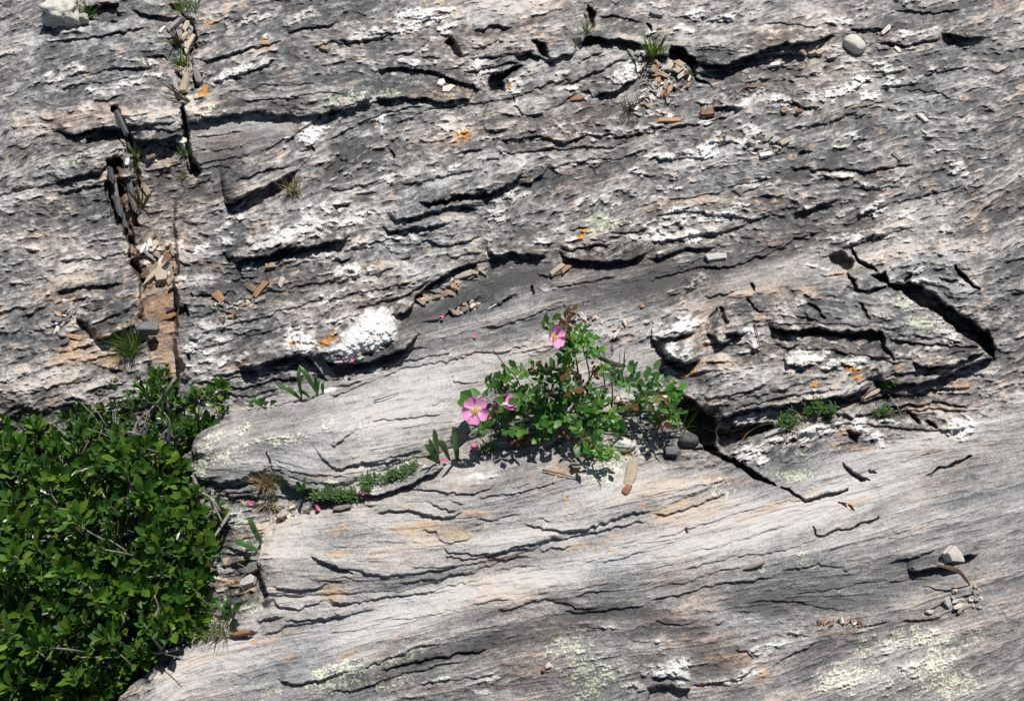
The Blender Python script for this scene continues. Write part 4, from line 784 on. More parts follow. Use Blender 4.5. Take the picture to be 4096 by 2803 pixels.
def chip(t, x, y, L, Wd, ang, col_, label, group=None, T=None, tilt=None, cat='stone', name='rock_chip', lift=0., soft=0):
    """L, Wd in tile pixels as seen; ang in degrees as seen (counter-clockwise)"""
    global chip_n; chip_n += 1; r = random.Random(chip_n*13)
    u, v = S(t, x, y); k = TILE[t][2]
    z = hmax(u, v, L*k*.35)
    c = Vector(pt(u, v, z)); a = R(ang)
    e = Vector(pt(u+L*k*.5*math.cos(a), v-L*k*.5*math.sin(a), z))-c
    f = Vector(pt(u+Wd*k*.5*math.sin(a), v+Wd*k*.5*math.cos(a), z))-c
    Lm, Wm = 2*e.length, 2*f.length; T = T or max(.003, min(.009, Wm*.28))
    m = chip_mesh(Lm, Wm, T, chip_n)
    o = m.build(name, M_chip[col_], origin=(0, 0, 0), smooth=False)
    # lie on the local slope
    z1 = hmax(u+L*k*.4*math.cos(a), v-L*k*.4*math.sin(a), 8); z2 = hmax(u-L*k*.4*math.cos(a), v+L*k*.4*math.sin(a), 8)
    ex = e.normalized()*Lm*.8; ex.z = np.clip(z1-z2, -.35*Lm, .35*Lm); ex.normalize()
    tl = tilt if tilt is not None else r.uniform(-.28, .28)
    ey = UPV.cross(ex).normalized(); ez = ex.cross(ey)
    rot = Matrix((ex, ey, ez)).transposed() @ Matrix.Rotation(tl, 3, 'X') @ Matrix.Rotation(r.uniform(-.08, .08), 3, 'Y')
    o.rotation_euler = rot.to_euler(); o.location = c+Vector((0, 0, T*.4+lift))
    if soft:
        o.data.polygons.foreach_set('use_smooth', [True]*len(o.data.polygons))
        md = o.modifiers.new('bevel', 'SUBSURF'); md.levels = md.render_levels = 1
    return tag(o, label, cat, group)
def boulder(t, x, y, L, Wd, hgt, ang, col_, label, rug=.22, seed=0):
    u, v = S(t, x, y); k = TILE[t][2]; z = hmax(u, v, L*k*.3)
    c = Vector(pt(u, v, z)); e = (Vector(pt(u+L*k*.5, v, z))-c).length; f = (Vector(pt(u, v+Wd*k*.5, z))-c).length
    bm = __import__('bmesh').new(); __import__('bmesh').ops.create_icosphere(bm, subdivisions=4, radius=1)
    for q_ in bm.verts:
        d = q_.co.normalized(); o_ = d*1.3+Vector((seed*7.1, 3, 1))
        nn = mnoise.noise(o_)*.9+mnoise.noise(o_*2.7)*.55+mnoise.noise(o_*6)*.3+abs(mnoise.noise(o_*13))*.25
        d2 = Vector([math.copysign(abs(a_)**.75, a_) for a_ in d])*(1+rug*nn)
        q_.co = Vector((d2.x*e, d2.y*f, max(d2.z, -.5)*hgt))
    me_ = bpy.data.meshes.new('boulder'); bm.to_mesh(me_); bm.free(); me_.materials.append(M_chip[col_])
    me_.polygons.foreach_set('use_smooth', [True]*len(me_.polygons))
    o = bpy.data.objects.new('boulder', me_); C.objects.link(o); o.location = c+Vector((0, 0, hgt*.3)); o.rotation_euler = (0, 0, R(ang))
    return tag(o, label, 'stone')
chip('8',1940,150,70,200,-14,'tan','tan flat elongated slab lying below the rose bush beside pale lichen',None,.010,.0,'stone','stone_slab')
chip('8',1912,255,50,60,-30,'rust','brown chip tucked under the lower end of the tan slab',None,.007)
chip('4',1935,1010,230,75,-48,'grey','long grey slab leaning diagonally below the white quartz knob',None,.014,.1,'stone','stone_slab')
chip('4',700,745,190,70,22,'grey','thick grey slab above the green grass tuft',None,.02,.0,'stone','stone_slab')
boulder('3',1440,333,110,110,.020,35,'pale','egg shaped pale boulder resting alone near the upper right',.10,3)
chip('2',825,585,75,65,80,'pale','pale upright five sided flake above its twin on the dark ledge',None,.004)
chip('2',870,628,105,45,30,'pale','pale flat flake just below the five sided flake',None,.004)
chip('2',2170,390,130,36,-58,'grey','slim grey splinter lying steeply beside the upper debris pile',None,.006)
chip('3',1668,213,85,26,40,'pale','pale splinter near the top right ledge',None,.005)
chip('3',1925,838,95,34,-45,'pale','greenish pale splinter on the bare upper right rock',None,.006)
chip('3',1938,940,60,16,-50,'pale','thin pale stick-like splinter at the right',None,.004)
chip('3',1740,1108,85,26,-45,'grey','blue grey splinter near the right edge',None,.005)
chip('3',1080,380,60,26,-12,'tan','left one of three tan chips in a row under the dark ledge',None,.007)
chip('3',1140,382,60,28,10,'tan','middle one of three tan chips in a row under the dark ledge',None,.007)
chip('3',1195,375,50,32,30,'tan','right one of three tan chips in a row under the dark ledge',None,.006)
chip('3',885,460,80,28,5,'pale','white chip on the layered rock at upper right',None,.006)
chip('3',1750,355,60,26,-50,'pale','small pale flake right of the egg shaped boulder',None,.004)
chip('3',45,590,80,55,50,'rust','rusty orange slab at the left of the debris pile',None,.008)
chip('3',715,618,75,16,4,'rust','narrow rusty chip on the quartz band',None,.004)
chip('3',400,810,95,50,5,'rust','dark rusty block below the quartz lens',None,.014)
chip('3',130,855,170,34,4,'rust','flat rusty slab below the debris pile',None,.006)
chip('3',815,1100,90,36,15,'pale','cream chip at the low end of the small chip cluster',None,.007)
chip('2',1780,705,100,28,2,'rust','brown flat chip under the dark overhang',None,.006)
chip('2',300,690,42,60,-10,'dark','dark standing flake at the lip of the long ledge',None,.01)
chip('2',1188,1112,95,36,5,'grey','small grey slab lying flat on the mid upper rock',None,.008)
chip('6',470,235,155,48,6,'pale','pale oval slab under the bright quartz band',None,.009)
chip('5',1640,320,150,40,38,'tan','left of two tan splinters lying side by side',None,.006)
chip('5',1705,312,110,26,45,'rust','right of two tan splinters lying side by side',None,.006)
chip('5',985,362,195,34,10,'pale','long grey plank like stone across the pocket of chips',None,.010)
chip('5',1118,342,70,20,-45,'grey','thin splinter right of the plank like stone',None,.006)
chip('5',905,440,110,46,-38,'rust','pinkish rusty chip in the middle of the pocket of chips',None,.007)
chip('5',825,440,90,30,-55,'grey','grey splinter leaning left of the pinkish rusty chip',None,.007)
chip('5',1820,655,105,34,-62,'pale','long pale splinter above the rose in the gravelly patch',None,.008)
chip('5',2058,778,75,26,55,'pale','white splinter right of the rose top',None,.006)
chip('5',2118,695,60,22,-75,'pale','small upright pale splinter upper right of the rose',None,.005)
chip('5',2240,580,34,28,20,'rust','tiny orange brown pebble on bare dark rock',None,.008)
chip('5',915,620,90,22,-22,'tan','beige splinter in the small gravel streak',None,.006)
chip('5',1180,580,70,8,28,'pale','needle thin pale splinter on the grey slab',None,.003)
chip('4',1490,465,150,38,52,'rust','long rust and white splinter lying on the dark schist',None,.010)
chip('4',1638,408,80,34,62,'pale','white chip right of the long rust and white splinter',None,.006)
chip('4',1430,450,90,44,-35,'tan','beige flake left of the long rust and white splinter',None,.005)
chip('4',1555,292,75,42,15,'tan','tan four sided chip below the quartz ledge',None,.006)
chip('4',1400,310,80,36,14,'pale','cream chip left of the tan four sided chip',None,.006)
chip('4',1428,274,34,20,-10,'pale','tiny cream chip above the cream chip',None,.005)
chip('4',1200,515,90,62,-40,'rust','dark red brown chip with white specks',None,.008)
chip('4',1490,535,80,34,15,'grey','rounded grey brown chip at the end of the chip row',None,.009)
chip('4',1620,460,90,16,-4,'dark','dark thin chip right of the chip row',None,.004)
chip('4',790,385,90,85,60,'tan','thick tan block standing in the left gully',None,.02,.2,'stone','stone_slab')
chip('4',755,360,260,34,47,'tan','long beige splinter lying diagonally in the left gully',None,.010,.1,'stone','stone_slab',.006)
chip('4',705,105,110,45,62,'tan','cream splinter at the head of the gully rubble',None,.009)
chip('4',860,605,95,20,10,'dark','dark thin chip at the right wall of the gully',None,.006)
chip('4',830,655,130,34,6,'rust','orange brown flat chip across the gully',None,.006)
chip('4',495,410,60,13,3,'white','tiny white sliver on the left block',None,.004)
chip('4',340,240,60,28,4,'pale','pale flat chip on the left rocks',None,.005)
chip('4',180,795,110,30,-8,'rust','red brown flat chip below the left block',None,.006)
chip('4',110,830,90,30,20,'dark','slate blue chip beside the red brown chip',None,.006)
chip('4',50,750,30,70,-15,'pale','pale upright chip near the left border',None,.006)
chip('4',60,680,70,34,-20,'grey','grey chip among dark debris at the left',None,.008)
chip('4',1930,970,70,18,-8,'dark','dark chip behind the long leaning grey slab',None,.005)
chip('4',2040,970,60,12,2,'pale','white sliver right of the long leaning grey slab',None,.004)
chip('1',680,1350,110,45,-60,'tan','tan chip standing in the upper gully',None,.008)
chip('1',990,310,120,30,62,'tan','pale tan splinter in the upper left slot',None,.010)
chip('1',965,345,90,40,-80,'pale','cream flake left of the pale tan splinter in the slot',None,.008)
chip('1',890,180,160,30,38,'grey','long grey splinter at the top of the slot',None,.010)
chip('1',795,215,60,18,45,'pale','small pale splinter beside the long grey splinter',None,.005)
chip('1',960,590,150,42,80,'tan','tan plate standing upright in the slot',None,.012)
chip('1',900,640,170,30,-75,'grey','grey brown plate standing on the left side of the slot',None,.014)
chip('1',1050,560,110,50,-75,'dark','dark block with orange lichen standing in the slot',None,.018)
chip('1',1515,308,85,24,8,'rust','reddish brown chip on the upper rock',None,.005)
chip('1',1945,350,60,40,-20,'tan','brown angular chip on the upper rock',None,.007)
chip('1',550,1150,30,55,5,'pale','white sliver in the left fissure',None,.006)
chip('7',1100+190,745,130,60,8,'grey','grey chip wedged under the left end of the pale slab',None,.010)
chip('7',1260,840,110,60,20,'grey','pale grey block below the wedged grey chip',None,.014)
chip('7',1220,1165,160,26,4,'rust','brown slab end by the foot of the pale slab',None,.010)
chip('9',1910,680,140,90,-20,'pale','silvery angular block at the lower right corner',None,.022,.2,'stone','stone_slab')
chip('9',1210,1078,20,46,-15,'white','tiny white chip in the thin line of gravel',None,.005)
chip('9',1765,1025,50,26,10,'pale','small pale cube like chip by the lower right hollow',None,.008)
chip('9',660,732,140,22,18,'tan','thin tan sliver proud of the smooth slab',None,.006)
chip('8',1415,1365,40,34,30,'pale','small cream pebble on the lowest slab',None,.006)
chip('8',1385,1390,24,40,-20,'rust','pinkish chip touching the small cream pebble',None,.004)
chip('8',1260,730,60,9,5,'white','tiny pale yellow splinter in the slab crack',None,.004)
chip('8',110,370,140,34,8,'white','white flat stone below the green plant mat',None,.008)
chip('R',1960,1215,110,70,0,'dark','black block in the shaded hollow under the rose',None,.02)
boulder('R',2090,1130,160,90,.016,0,'dark','smooth dark stone in the shade of the big crevice',.06,4)
boulder('R',1570,1165,190,90,.016,-5,'white','knobbly white stone under the lowest rose leaves',.3,5)
chip('R',1030,1430,70,20,68,'tan','small brown splinter below the rose',None,.005)
chip('6',880,1465,170,26,22,'grey','thin grey plate leaning under the big dark overhang',None,.007)
chip('6',1560,1200,150,30,25,'tan','brown plate by the roots under the right overhang',None,.007)
boulder('1',95,110,250,150,.036,-8,'white','lichen covered pale boulder in the top left corner',.5,6)
boulder('1',245,145,60,45,.014,10,'white','small pale stone beside the lichen covered boulder',.25,7)
chip('3',45,108,110,40,-5,'grey','layered grey slab near the top behind the debris pile',None,.010)
for i_, (x_, y_, L_, a_) in enumerate([(430,1230,150,-78),(455,1330,180,-80),(480,1450,190,-76),(560,1300,170,-75),(585,1420,190,-72),(520,1520,150,-80),(500,860,150,-65),(545,990,120,-70)]):
    chip('1', x_, y_, L_, 34, a_, 'dark', 'dark splintered slate plate standing on edge in the left fissure', 'plates standing in the left fissure', .010, .6, lift=-.006)
def pile(t, poly, n_, size, cols, label, group, seed=1, angs=(20, 60)):
    r = random.Random(seed); pp = [tuple(map(float, q.split(','))) for q in poly.split()]
    xs = [p[0] for p in pp]; ys = [p[1] for p in pp]; c = 0; A_ = np.array(pp)
    n_big = max(2, round(n_*.56)); n_ = n_big+round(n_*1.3)
    while c < n_:
        x, y = r.uniform(min(xs), max(xs)), r.uniform(min(ys), max(ys))
        if not inside(A_, np.array([x]), np.array([y]))[0]: continue
        c += 1
        if c > n_big:                                    # grit between the chips
            u, v = S(t, x, y); sz = size*TILE[t][2]*r.uniform(.2, .55)*.0005; q0 = Vector(pt(u, v, hval(u, v)+sz*.25))
            g_ = chip_mesh(sz*2, sz*r.uniform(.7, 1.4), sz*.5, c+seed*999); rm = Euler((r.uniform(-.5, .5), r.uniform(-.5, .5), r.uniform(0, 6.3))).to_matrix()
            GRIT.add([q0+rm @ Vector(w_) for w_ in g_.v], g_.f, r.choice([0, 0, 1, 1, 2, 3])); continue
        s_ = size*r.uniform(.7, 1.45)
        o = chip(t, x, y, s_, s_*r.uniform(.25, .6), r.choice([1, -1, 1])*r.uniform(*angs), r.choice(cols), label, group, lift=r.uniform(0, .008), tilt=r.uniform(-.5, .5))
pile('3','0,450 120,440 240,480 290,540 300,600 270,640 200,680 100,740 40,740 0,700',62,58,['tan','tan','grey','rust','pale'],'angular chip in the heap of debris below the dark upper cleft','debris heap below the upper cleft',3,(10,80))
pile('2','2130,420 2230,360 2297,400 2297,700 2200,690 2150,640 2220,560 2190,480',22,48,['grey','tan','grey','pale'],'angular chip at the left flank of the upper debris heap','left flank of the upper debris heap',4,(10,80))
pile('2','2040,700 2200,640 2290,680 2290,800 2200,820 2080,790',14,46,['grey','tan','pale'],'flat chip around the grass tuft under the debris heap','chips round the upper grass tuft',5,(0,50))
pile('3','690,960 820,950 980,990 960,1040 860,1100 700,1090',22,52,['grey','grey','tan','pale'],'grey chip in the small cluster right of the quartz streaks','small chip cluster on the right',6,(0,60))
pile('4','640,150 760,90 870,180 900,330 850,420 700,440 640,400 660,300',40,70,['tan','tan','grey','rust','pale'],'angular chip in the rubble filling the left gully','rubble in the left gully',7,(10,80))
pile('4','1150,540 1300,530 1420,510 1530,520 1480,570 1300,590 1180,570',20,46,['grey','tan','dark','grey'],'small chip in the row below the long rust splinter','row of chips below the rust splinter',8,(0,50))
pile('4','1110,700 1200,650 1330,640 1300,670 1170,715',10,36,['rust','rust','dark'],'small red brown chip in a short line','short line of red brown chips',9,(0,50))
pile('5','660,500 800,400 1000,380 1130,280 1150,300 960,420 880,500 760,540 640,560',26,70,['grey','tan','grey','pale','tan'],'loose chip in the long pocket under the rugged ledge','chips in the long pocket under the ledge',10,(5,55))
pile('5','880,620 950,570 1080,545 1130,560 1060,610 930,640',18,40,['tan','grey','pale','rust'],'tiny chip in the gravel streak below the pocket','gravel streak below the pocket',11,(0,60))
pile('5','1640,650 1720,640 1980,640 1970,690 1860,710 1760,720 1680,700',26,46,['pale','grey','grey'],'small grey chip in the gravelly patch above the rose','gravelly patch above the rose',12,(10,80))
pile('9','1020,1085 1200,1070 1360,1080 1350,1110 1200,1105 1060,1095',18,26,['tan','pale','rust'],'tiny chip in the thin line of gravel on the lowest slab','thin line of gravel on the lowest slab',13,(0,50))
pile('9','1850,900 2030,840 2120,880 2120,1010 1950,1020 1880,970',16,52,['tan','pale','grey'],'chip in the hollow under the brown curled leaf','chips in the lower right hollow',14,(10,70))
pile('4','30,520 110,500 200,560 190,650 100,720 30,700',18,54,['grey','dark','tan','grey'],'chip in the broken pocket at the left border','broken pocket at the left border',15,(5,60))
pile('1','620,1060 760,1010 940,980 960,1060 760,1120 640,1160',14,60,['grey','tan','pale','rust'],'chip scattered in the top of the gully','chips at the top of the gully',16,(0,60))
pile('1','900,430 1010,440 1000,520 920,540',8,60,['tan','pale','grey'],'chip beside the grass in the upper slot','chips beside the slot grass',17,(20,80))
pile('1','940,160 1000,130 1040,300 980,400 940,380',9,60,['tan','pale','grey'],'chip near the top end of the slot','chips at the top end of the slot',18,(30,80))
pile('R','1480,700 1620,780 1600,860 1460,870',12,46,['tan','grey','rust'],'chip littering the rock behind the rose stems','litter behind the rose stems',19,(10,70))
pile('R','1550,1050 1950,1060 1940,1200 1600,1220',16,46,['tan','grey','dark'],'chip in the shaded strip below the right rose branch','chips below the right rose branch',20,(10,70))
pile('7','1440,370 1600,350 1640,390 1520,420 1450,440',9,60,['pale','grey','tan'],'flat chip in the notch left of the green mat','chips in the notch left of the mat',21,(0,40))
pile('3','920,770 1060,780 1050,800 940,810',5,40,['rust','tan'],'small brown chip in the row below the long flake','row below the long flake',22,(0,40))
pile('4','820,320 900,300 905,400 840,430',7,60,['tan','rust'],'rusty chip against the right wall of the gully','chips against the gully wall',23,(20,70))

go = GRIT.build('grit', [M_chip['grey'], M_chip['tan'], M_chip['rust'], M_chip['pale']], origin=(0, 0, 0), smooth=False)
tag(go, 'fine rock grit scattered between the loose chips', 'grit', None, 'stuff')

# ================================================================ plants
def frame(d, up=UPV, roll=0.):
    """columns x (side), y (along d), z (face normal)"""
    d = Vector(d).normalized(); s_ = d.cross(up)
    if s_.length < .05: s_ = Vector((1, 0, 0))
    s_.normalize(); n_ = s_.cross(d)
    m = Matrix((s_, d, n_)).transposed()
    return m @ Matrix.Rotation(roll, 3, 'Y')
def leaf_tpl(L, Wd, wide=.6, fold=.25, curl=.2, teeth=0, tip=1.):
    """leaf along +y from the origin, folded along its midrib; wide = where it is broadest"""
    ts = [0, .12, .32, .55, .75, .9, 1.]
    def wv(t):
        a = math.sin(math.pi*t**(math.log(.5)/math.log(wide)))**.85*Wd/2
        return a
    v = []; f = []
    for i, t in enumerate(ts):
        y = t*L; z = -curl*L*t*t; w_ = wv(t) if 0 < t < 1 else .0012*(1-t)
        j = 1+(teeth*(.12 if i % 2 else -.08))
        v += [(-w_*j, y, z+fold*w_), (0, y+(0 if t < 1 else .02*L), z), (w_*j, y, z+fold*w_)]
    for i in range(len(ts)-1):
        a = i*3; f += [(a, a+1, a+4, a+3), (a+1, a+2, a+5, a+4)]
    return v, f
def put_leaf(m, p, d, L, Wd, r, wide=.6, roll=0., mi=0, teeth=0, fold=.25, curl=None, up=UPV):
    v, f = leaf_tpl(L, Wd, wide, fold, r.uniform(.0, .25) if curl is None else curl, teeth)
    M = frame(d, up, roll); p = Vector(p)
    m.add([p+M @ Vector(q) for q in v], f, mi)

# ---- the big evergreen shrub at the lower left
def shrub():
    r = random.Random(11)
    outl = P('F','-260,960 -100,930 60,950 122,935 200,895 250,862 300,850 345,822 380,815 398,838 400,868 440,880 470,848 495,860 520,890 547,905 535,935 500,955 480,985 448,990 438,1030 440,1080 470,1090 505,1105 500,1150 532,1175 528,1205 500,1250 510,1290 480,1320 485,1370 470,1400 490,1430 440,1450 400,1462 362,1490 345,1520 300,1545 275,1580 230,1640 150,1720 -100,1720 -260,1700')
    base = surf('F', 240, 1250); root = empty('evergreen_shrub', base)
    tag(root, 'large glossy dark green shrub filling the lower left corner beside the pale slabs', 'shrub')
    fol = MB(); tw = MB(); loc = base
    holes = [(S('F', 300, 965), 45), (S('F', 215, 985), 38), (S('F', 190, 1040), 22), (S('F', 400, 1215), 34), (S('F', 290, 1225), 30), (S('F', 370, 1480), 26), (S('F', 130, 1120), 26)]
    rad = 430.
    def dome(u, v):                                     # crown height above the trough
        d = float(sdpoly(outl, np.array([u]), np.array([v]))[0])
        return d
    pts_ = []; tries = 0
    u0, v0 = outl.min(0); u1, v1 = outl.max(0)
    while len(pts_) < 950 and tries < 16000:
        tries += 1; u, v = r.uniform(u0, u1), r.uniform(v0, v1)
        d = dome(u, v)
        if d < 8: continue
        if any(math.hypot(u-h_[0][0], (v-h_[0][1])) < h_[1]*1.763 for h_ in holes) and r.random() < .75: continue
        if mnoise.noise(Vector((u/80, v/60, 4))) < -.08 and r.random() < .93: continue
        lay = r.random()**.55
        if any(math.hypot(u-q[0], (v-q[1])*1.1) < 38 and abs(lay-q[2]) < .38 for q in pts_): continue
        pts_.append((u, v, lay, d))
    for u, v, lay, d in pts_:
        top = .028+.16*(1-math.exp(-d/170)) + .02*mnoise.noise(Vector((u/160, v/160, 2)))
        z = -.035+top*(.05+.95*lay)*(1+.55*mnoise.noise(Vector((u/120, v/95, 9)))+.35*mnoise.noise(Vector((u/50, v/45, 5))))
        c = Vector(pt(u, v, z)) 
        out = Vector((r.uniform(-.5, .5)+.0, r.uniform(-.45, .35), 1.)).normalized()
        # shoots near the rim lean outwards
        e = 10.; gxx = dome(u+e, v)-dome(u-e, v); gyy = dome(u, v+e)-dome(u, v-e)
        g_ = Vector((-gxx, gyy, 0)); g_ = g_.normalized() if g_.length > 1e-6 else g_
        out = (out + g_*math.exp(-d/70)*.9).normalized()
        a0 = r.uniform(0, 6.28); nl = r.randint(9, 15); Ls = r.choice([.022, .028, .032, .037])*r.uniform(.85, 1.12)*(.85 if v < 1700 else 1.08)
        M = frame(out)                                  # y = shoot axis
        for k in range(nl):
            a = a0+k*2.4; lift_ = k/nl
            el = R(40+42*lift_+r.uniform(-10, 10))
            dl = M @ Vector((math.cos(a)*math.cos(el), math.sin(el), math.sin(a)*math.cos(el)))
            b_ = c - out*(.022*(1-lift_))
            L_ = Ls*(1.05-.45*lift_**2)*r.uniform(.85, 1.1)
            put_leaf(fol, b_, dl, L_, L_*r.uniform(.31, .41), r, .66, r.uniform(-.3, .3), fold=r.uniform(.1, .4), up=out)
        st_ = c-out*.10*r.uniform(.5, 1)+Vector((r.uniform(-.02, .02), r.uniform(-.02, .02), 0)); st_.z = max(st_.z, -.05)
        if r.random() < .8: tw.tube([st_, (st_+c)/2+Vector((r.uniform(-.006, .006), 0, .004)), c], [.0024, .0018, .001], 5)
    # bare grey stems showing in the gaps
    stems = [[(130,1040,.03),(170,1085,.07),(225,1110,.1),(250,1160,.11)],[(215,1075,.09),(240,1095,.1),(260,1115,.1)],[(440,1085,.03),(455,1115,.05),(480,1130,.06),(500,1160,.05)],[(480,1130,.06),(492,1160,.05),(505,1185,.04)],
             [(380,1010,.02),(385,960,.06),(372,935,.08)],[(300,1010,.04),(310,960,.06),(340,930,.07)],[(318,1410,.07),(322,1380,.09),(318,1350,.1)],[(352,1400,.07),(358,1375,.08),(350,1350,.1)],[(405,1470,.02),(360,1480,.04),(300,1475,.05)],
             [(340,1500,.02),(380,1450,.05),(395,1400,.06)],[(250,1000,.04),(290,980,.06),(330,990,.05)],[(470,900,.03),(455,935,.03),(440,985,.0)],[(395,860,.06),(380,885,.05),(360,920,.02)],[(520,1165,.02),(480,1225,.03),(440,1260,.03)]]
    for q in stems:
        pl = [Vector(pt(*S('F', x, y), z)) for x, y, z in q]; tw.tube(curve_pts(pl, 4), .0036, 6)
    for k in range(60):                                  # fine dead twigs in the gaps
        h_ = r.choice(holes); u = h_[0][0]+r.uniform(-1, 1)*h_[1]*2; v = h_[0][1]+r.uniform(-1, 1)*h_[1]*2; z = r.uniform(.0, .06)
        a = Vector(pt(u, v, z)); b_ = a+Vector((r.uniform(-.05, .05), r.uniform(-.02, .05), r.uniform(.01, .04)))
        tw.tube([a, (a+b_)/2+Vector((.004, 0, .004)), b_], [.0013, .001, .0006], 4)
    for pp_ in ([(240,1250),(300,1100),(330,960),(380,870)],[(240,1250),(150,1100),(60,1020)],[(240,1250),(380,1200),(470,1130)],[(240,1250),(330,1380),(400,1440)],[(240,1250),(160,1400),(120,1520)]):
        tw.tube(curve_pts([Vector(pt(*S('F', x, y), .0)) for x, y in pp_], 5), .006, 6)
    o = fol.build('foliage', M_shrub, root, loc); o2 = tw.build('branches', M_twig, root, loc)
    return root
shrub()

# ---- grasses and small plants
def grass(t, x, y, n_, L, spread, label, m_=None, w_=.0022, lean=(0, 0, 0), seed=0, name='grass_tuft', cat='grass', droop=.5, group=None, width_px=20):
    r = random.Random(seed+int(x)*3); base = at(t, x, y, 0); o = MB()
    for k in range(n_):
        a = r.uniform(0, 6.28); out = Vector((math.cos(a), math.sin(a), 0))*r.random()**.5
        p = surf(t, x+r.uniform(-1, 1)*width_px, y+r.uniform(-.6, .6)*width_px, -.003)
        d = (Vector((0, 0, 1))+out*spread+Vector(lean)+Vector((r.uniform(-.1, .1), r.uniform(-.1, .1), 0))).normalized()
        Lk = L*r.uniform(.5, 1.1); sd_ = d.cross(Vector((r.uniform(-1, 1), r.uniform(-1, 1), .2))).normalized(); ww = w_*r.uniform(.7, 1.2)
        vs = []; n2 = 6; dr = r.uniform(.1, droop)
        for i in range(n2+1):
            tt = i/n2; q = p+d*Lk*tt+(out*.6+Vector((0, 0, -.7)))*dr*Lk*tt*tt*.6
            wk = ww*(1-tt**2)*.5*(.6+.8*tt if tt < .3 else 1)+.0001; fz = Vector((0, 0, 1)).cross(sd_)*.0
            vs += [q-sd_*wk, q+sd_*wk]
        o.add(vs, [(2*i, 2*i+1, 2*i+3, 2*i+2) for i in range(n2)])
    ob = o.build(name, m_ or M_grass, origin=base); return tag(ob, label, cat, group)
grass('4',570,900,150,.075,.9,'dense green grass tuft just above the big shrub',width_px=55,seed=1)
grass('4',470,800,16,.05,.7,'thin pale green blades above the dense tuft',width_px=20,seed=2)
grass('1',290,120,26,.10,.5,'yellow green tuft beside the top left boulder',width_px=30,seed=3)
grass('1',940,90,46,.11,.7,'tall green tuft at the top edge of the slot',width_px=45,seed=4)
grass('1',1030,80,26,.08,.7,'yellow green tuft at the very top right of the slot',width_px=30,seed=44)
grass('1',895,320,34,.06,.8,'dark spiky rosette of leaves left of the slot',M_dark,.004,width_px=26,seed=5,name='spiky_plant',cat='plant')
grass('1',945,490,60,.075,.6,'olive grass tuft in the middle of the slot',width_px=32,seed=6)
grass('1',700,490,14,.06,.5,'thin sparse blades left of the slot grass',M_dry,width_px=20,seed=7)
grass('1',985,725,9,.09,.5,'few dark long blades at the foot of the slot',M_dark,.004,(-.7,.2,0),width_px=14,seed=8)
grass('1',625,1130,26,.07,.5,'green blades in the head of the left gully',width_px=20,seed=9)
grass('1',620,1220,20,.06,.5,'green blades a little below the head of the gully',width_px=16,seed=10)
grass('1',950,1110,26,.05,.6,'light green tuft beside the black vertical crack',width_px=18,seed=11)
grass('1',960,1270,22,.04,.7,'small tuft at the foot of the black vertical crack',M_dry,width_px=20,seed=12)
grass('1',640,1480,8,.11,.35,'three long dark blades rising from the left fissure',M_dark,.006,(.3,.1,0),width_px=14,seed=13)
grass('1',590,1570,16,.05,.5,'green blades low in the left fissure',width_px=16,seed=14)
grass('1',1720,1370,50,.05,.7,'straw and green tuft in the notch above the quartz ledge',M_dry,width_px=36,seed=15)
grass('1',1735,1350,26,.045,.7,'green shoots inside the straw tuft of the notch',width_px=26,seed=16)
grass('2',1850,235,30,.05,.7,'dark green tuft at the top fissure',width_px=22,seed=17)
grass('2',2150,790,44,.055,.6,'green tuft left of centre in the upper debris',M_dark,width_px=40,seed=18)
grass('2',2150,860,30,.03,.8,'low yellowish tuft under the debris grass',M_dry,width_px=60,seed=19)
grass('2',2020,320,12,.03,.8,'tiny green blades on the dark ledge lip',width_px=24,seed=20)
grass('2',1530,370,14,.04,.5,'dark blades in the round hollow',M_dark,width_px=16,seed=21)
grass('2',1770,340,10,.035,.5,'brown blades left of the big dark ledge',M_dry,width_px=14,seed=22)
grass('3',20,420,60,.10,.45,'tall green tuft with brown base above the debris heap',w_=.004,width_px=30,seed=23)
grass('3',285,540,18,.035,.6,'tiny bright tuft at the right of the debris heap',width_px=14,seed=24)
grass('3',40,630,10,.04,.6,'tiny tuft on the rusty slab',width_px=14,seed=25)
grass('3',120,755,18,.035,.7,'small yellow green tuft at the foot of the debris heap',width_px=26,seed=26)
grass('3',2140,280,12,.09,.4,'arched blades in the hollow near the top right edge',M_blade,.006,(.5,0,0),width_px=26,seed=27)
grass('3',1225,855,16,.045,.7,'dry wisp of grass on the upper right rock',M_dry,.0014,width_px=24,seed=28)
grass('5',2200,240,20,.05,.9,'pale dry wisp of grass under the quartz ledge',M_dry,.0012,(.2,.2,0),width_px=50,seed=29)
grass('7',1380,230,170,.055,.85,'straw coloured grass tuft in the notch of the pale slab',M_dry,.0016,width_px=42,seed=30)
grass('7',1390,330,40,.05,.7,'dry grass hanging below the straw tuft',M_dry,.0014,(0,-.6,-.6),width_px=30,seed=31)
grass('7',1060,1130,90,.05,.9,'fine mixed grass between the shrub and the lowest slab',M_grass,.0012,width_px=90,seed=32)
grass('7',1100,1160,60,.04,.9,'dry fine stalks between the shrub and the lowest slab',M_dry,.0012,width_px=90,seed=33)
grass('R',1540,590,26,.07,.7,'blue green blades behind the right part of the rose',M_blade,.003,(-.3,.3,0),width_px=40,seed=34)
grass('R',2020,1060,12,.08,.6,'dry arched blades beside the black crevice',M_grass,.0022,(-.2,.1,0),width_px=30,seed=35)
grass('R',500,1190,40,.05,.8,'dark green blades in the shade left under the rose',M_blade,.003,width_px=50,seed=36)
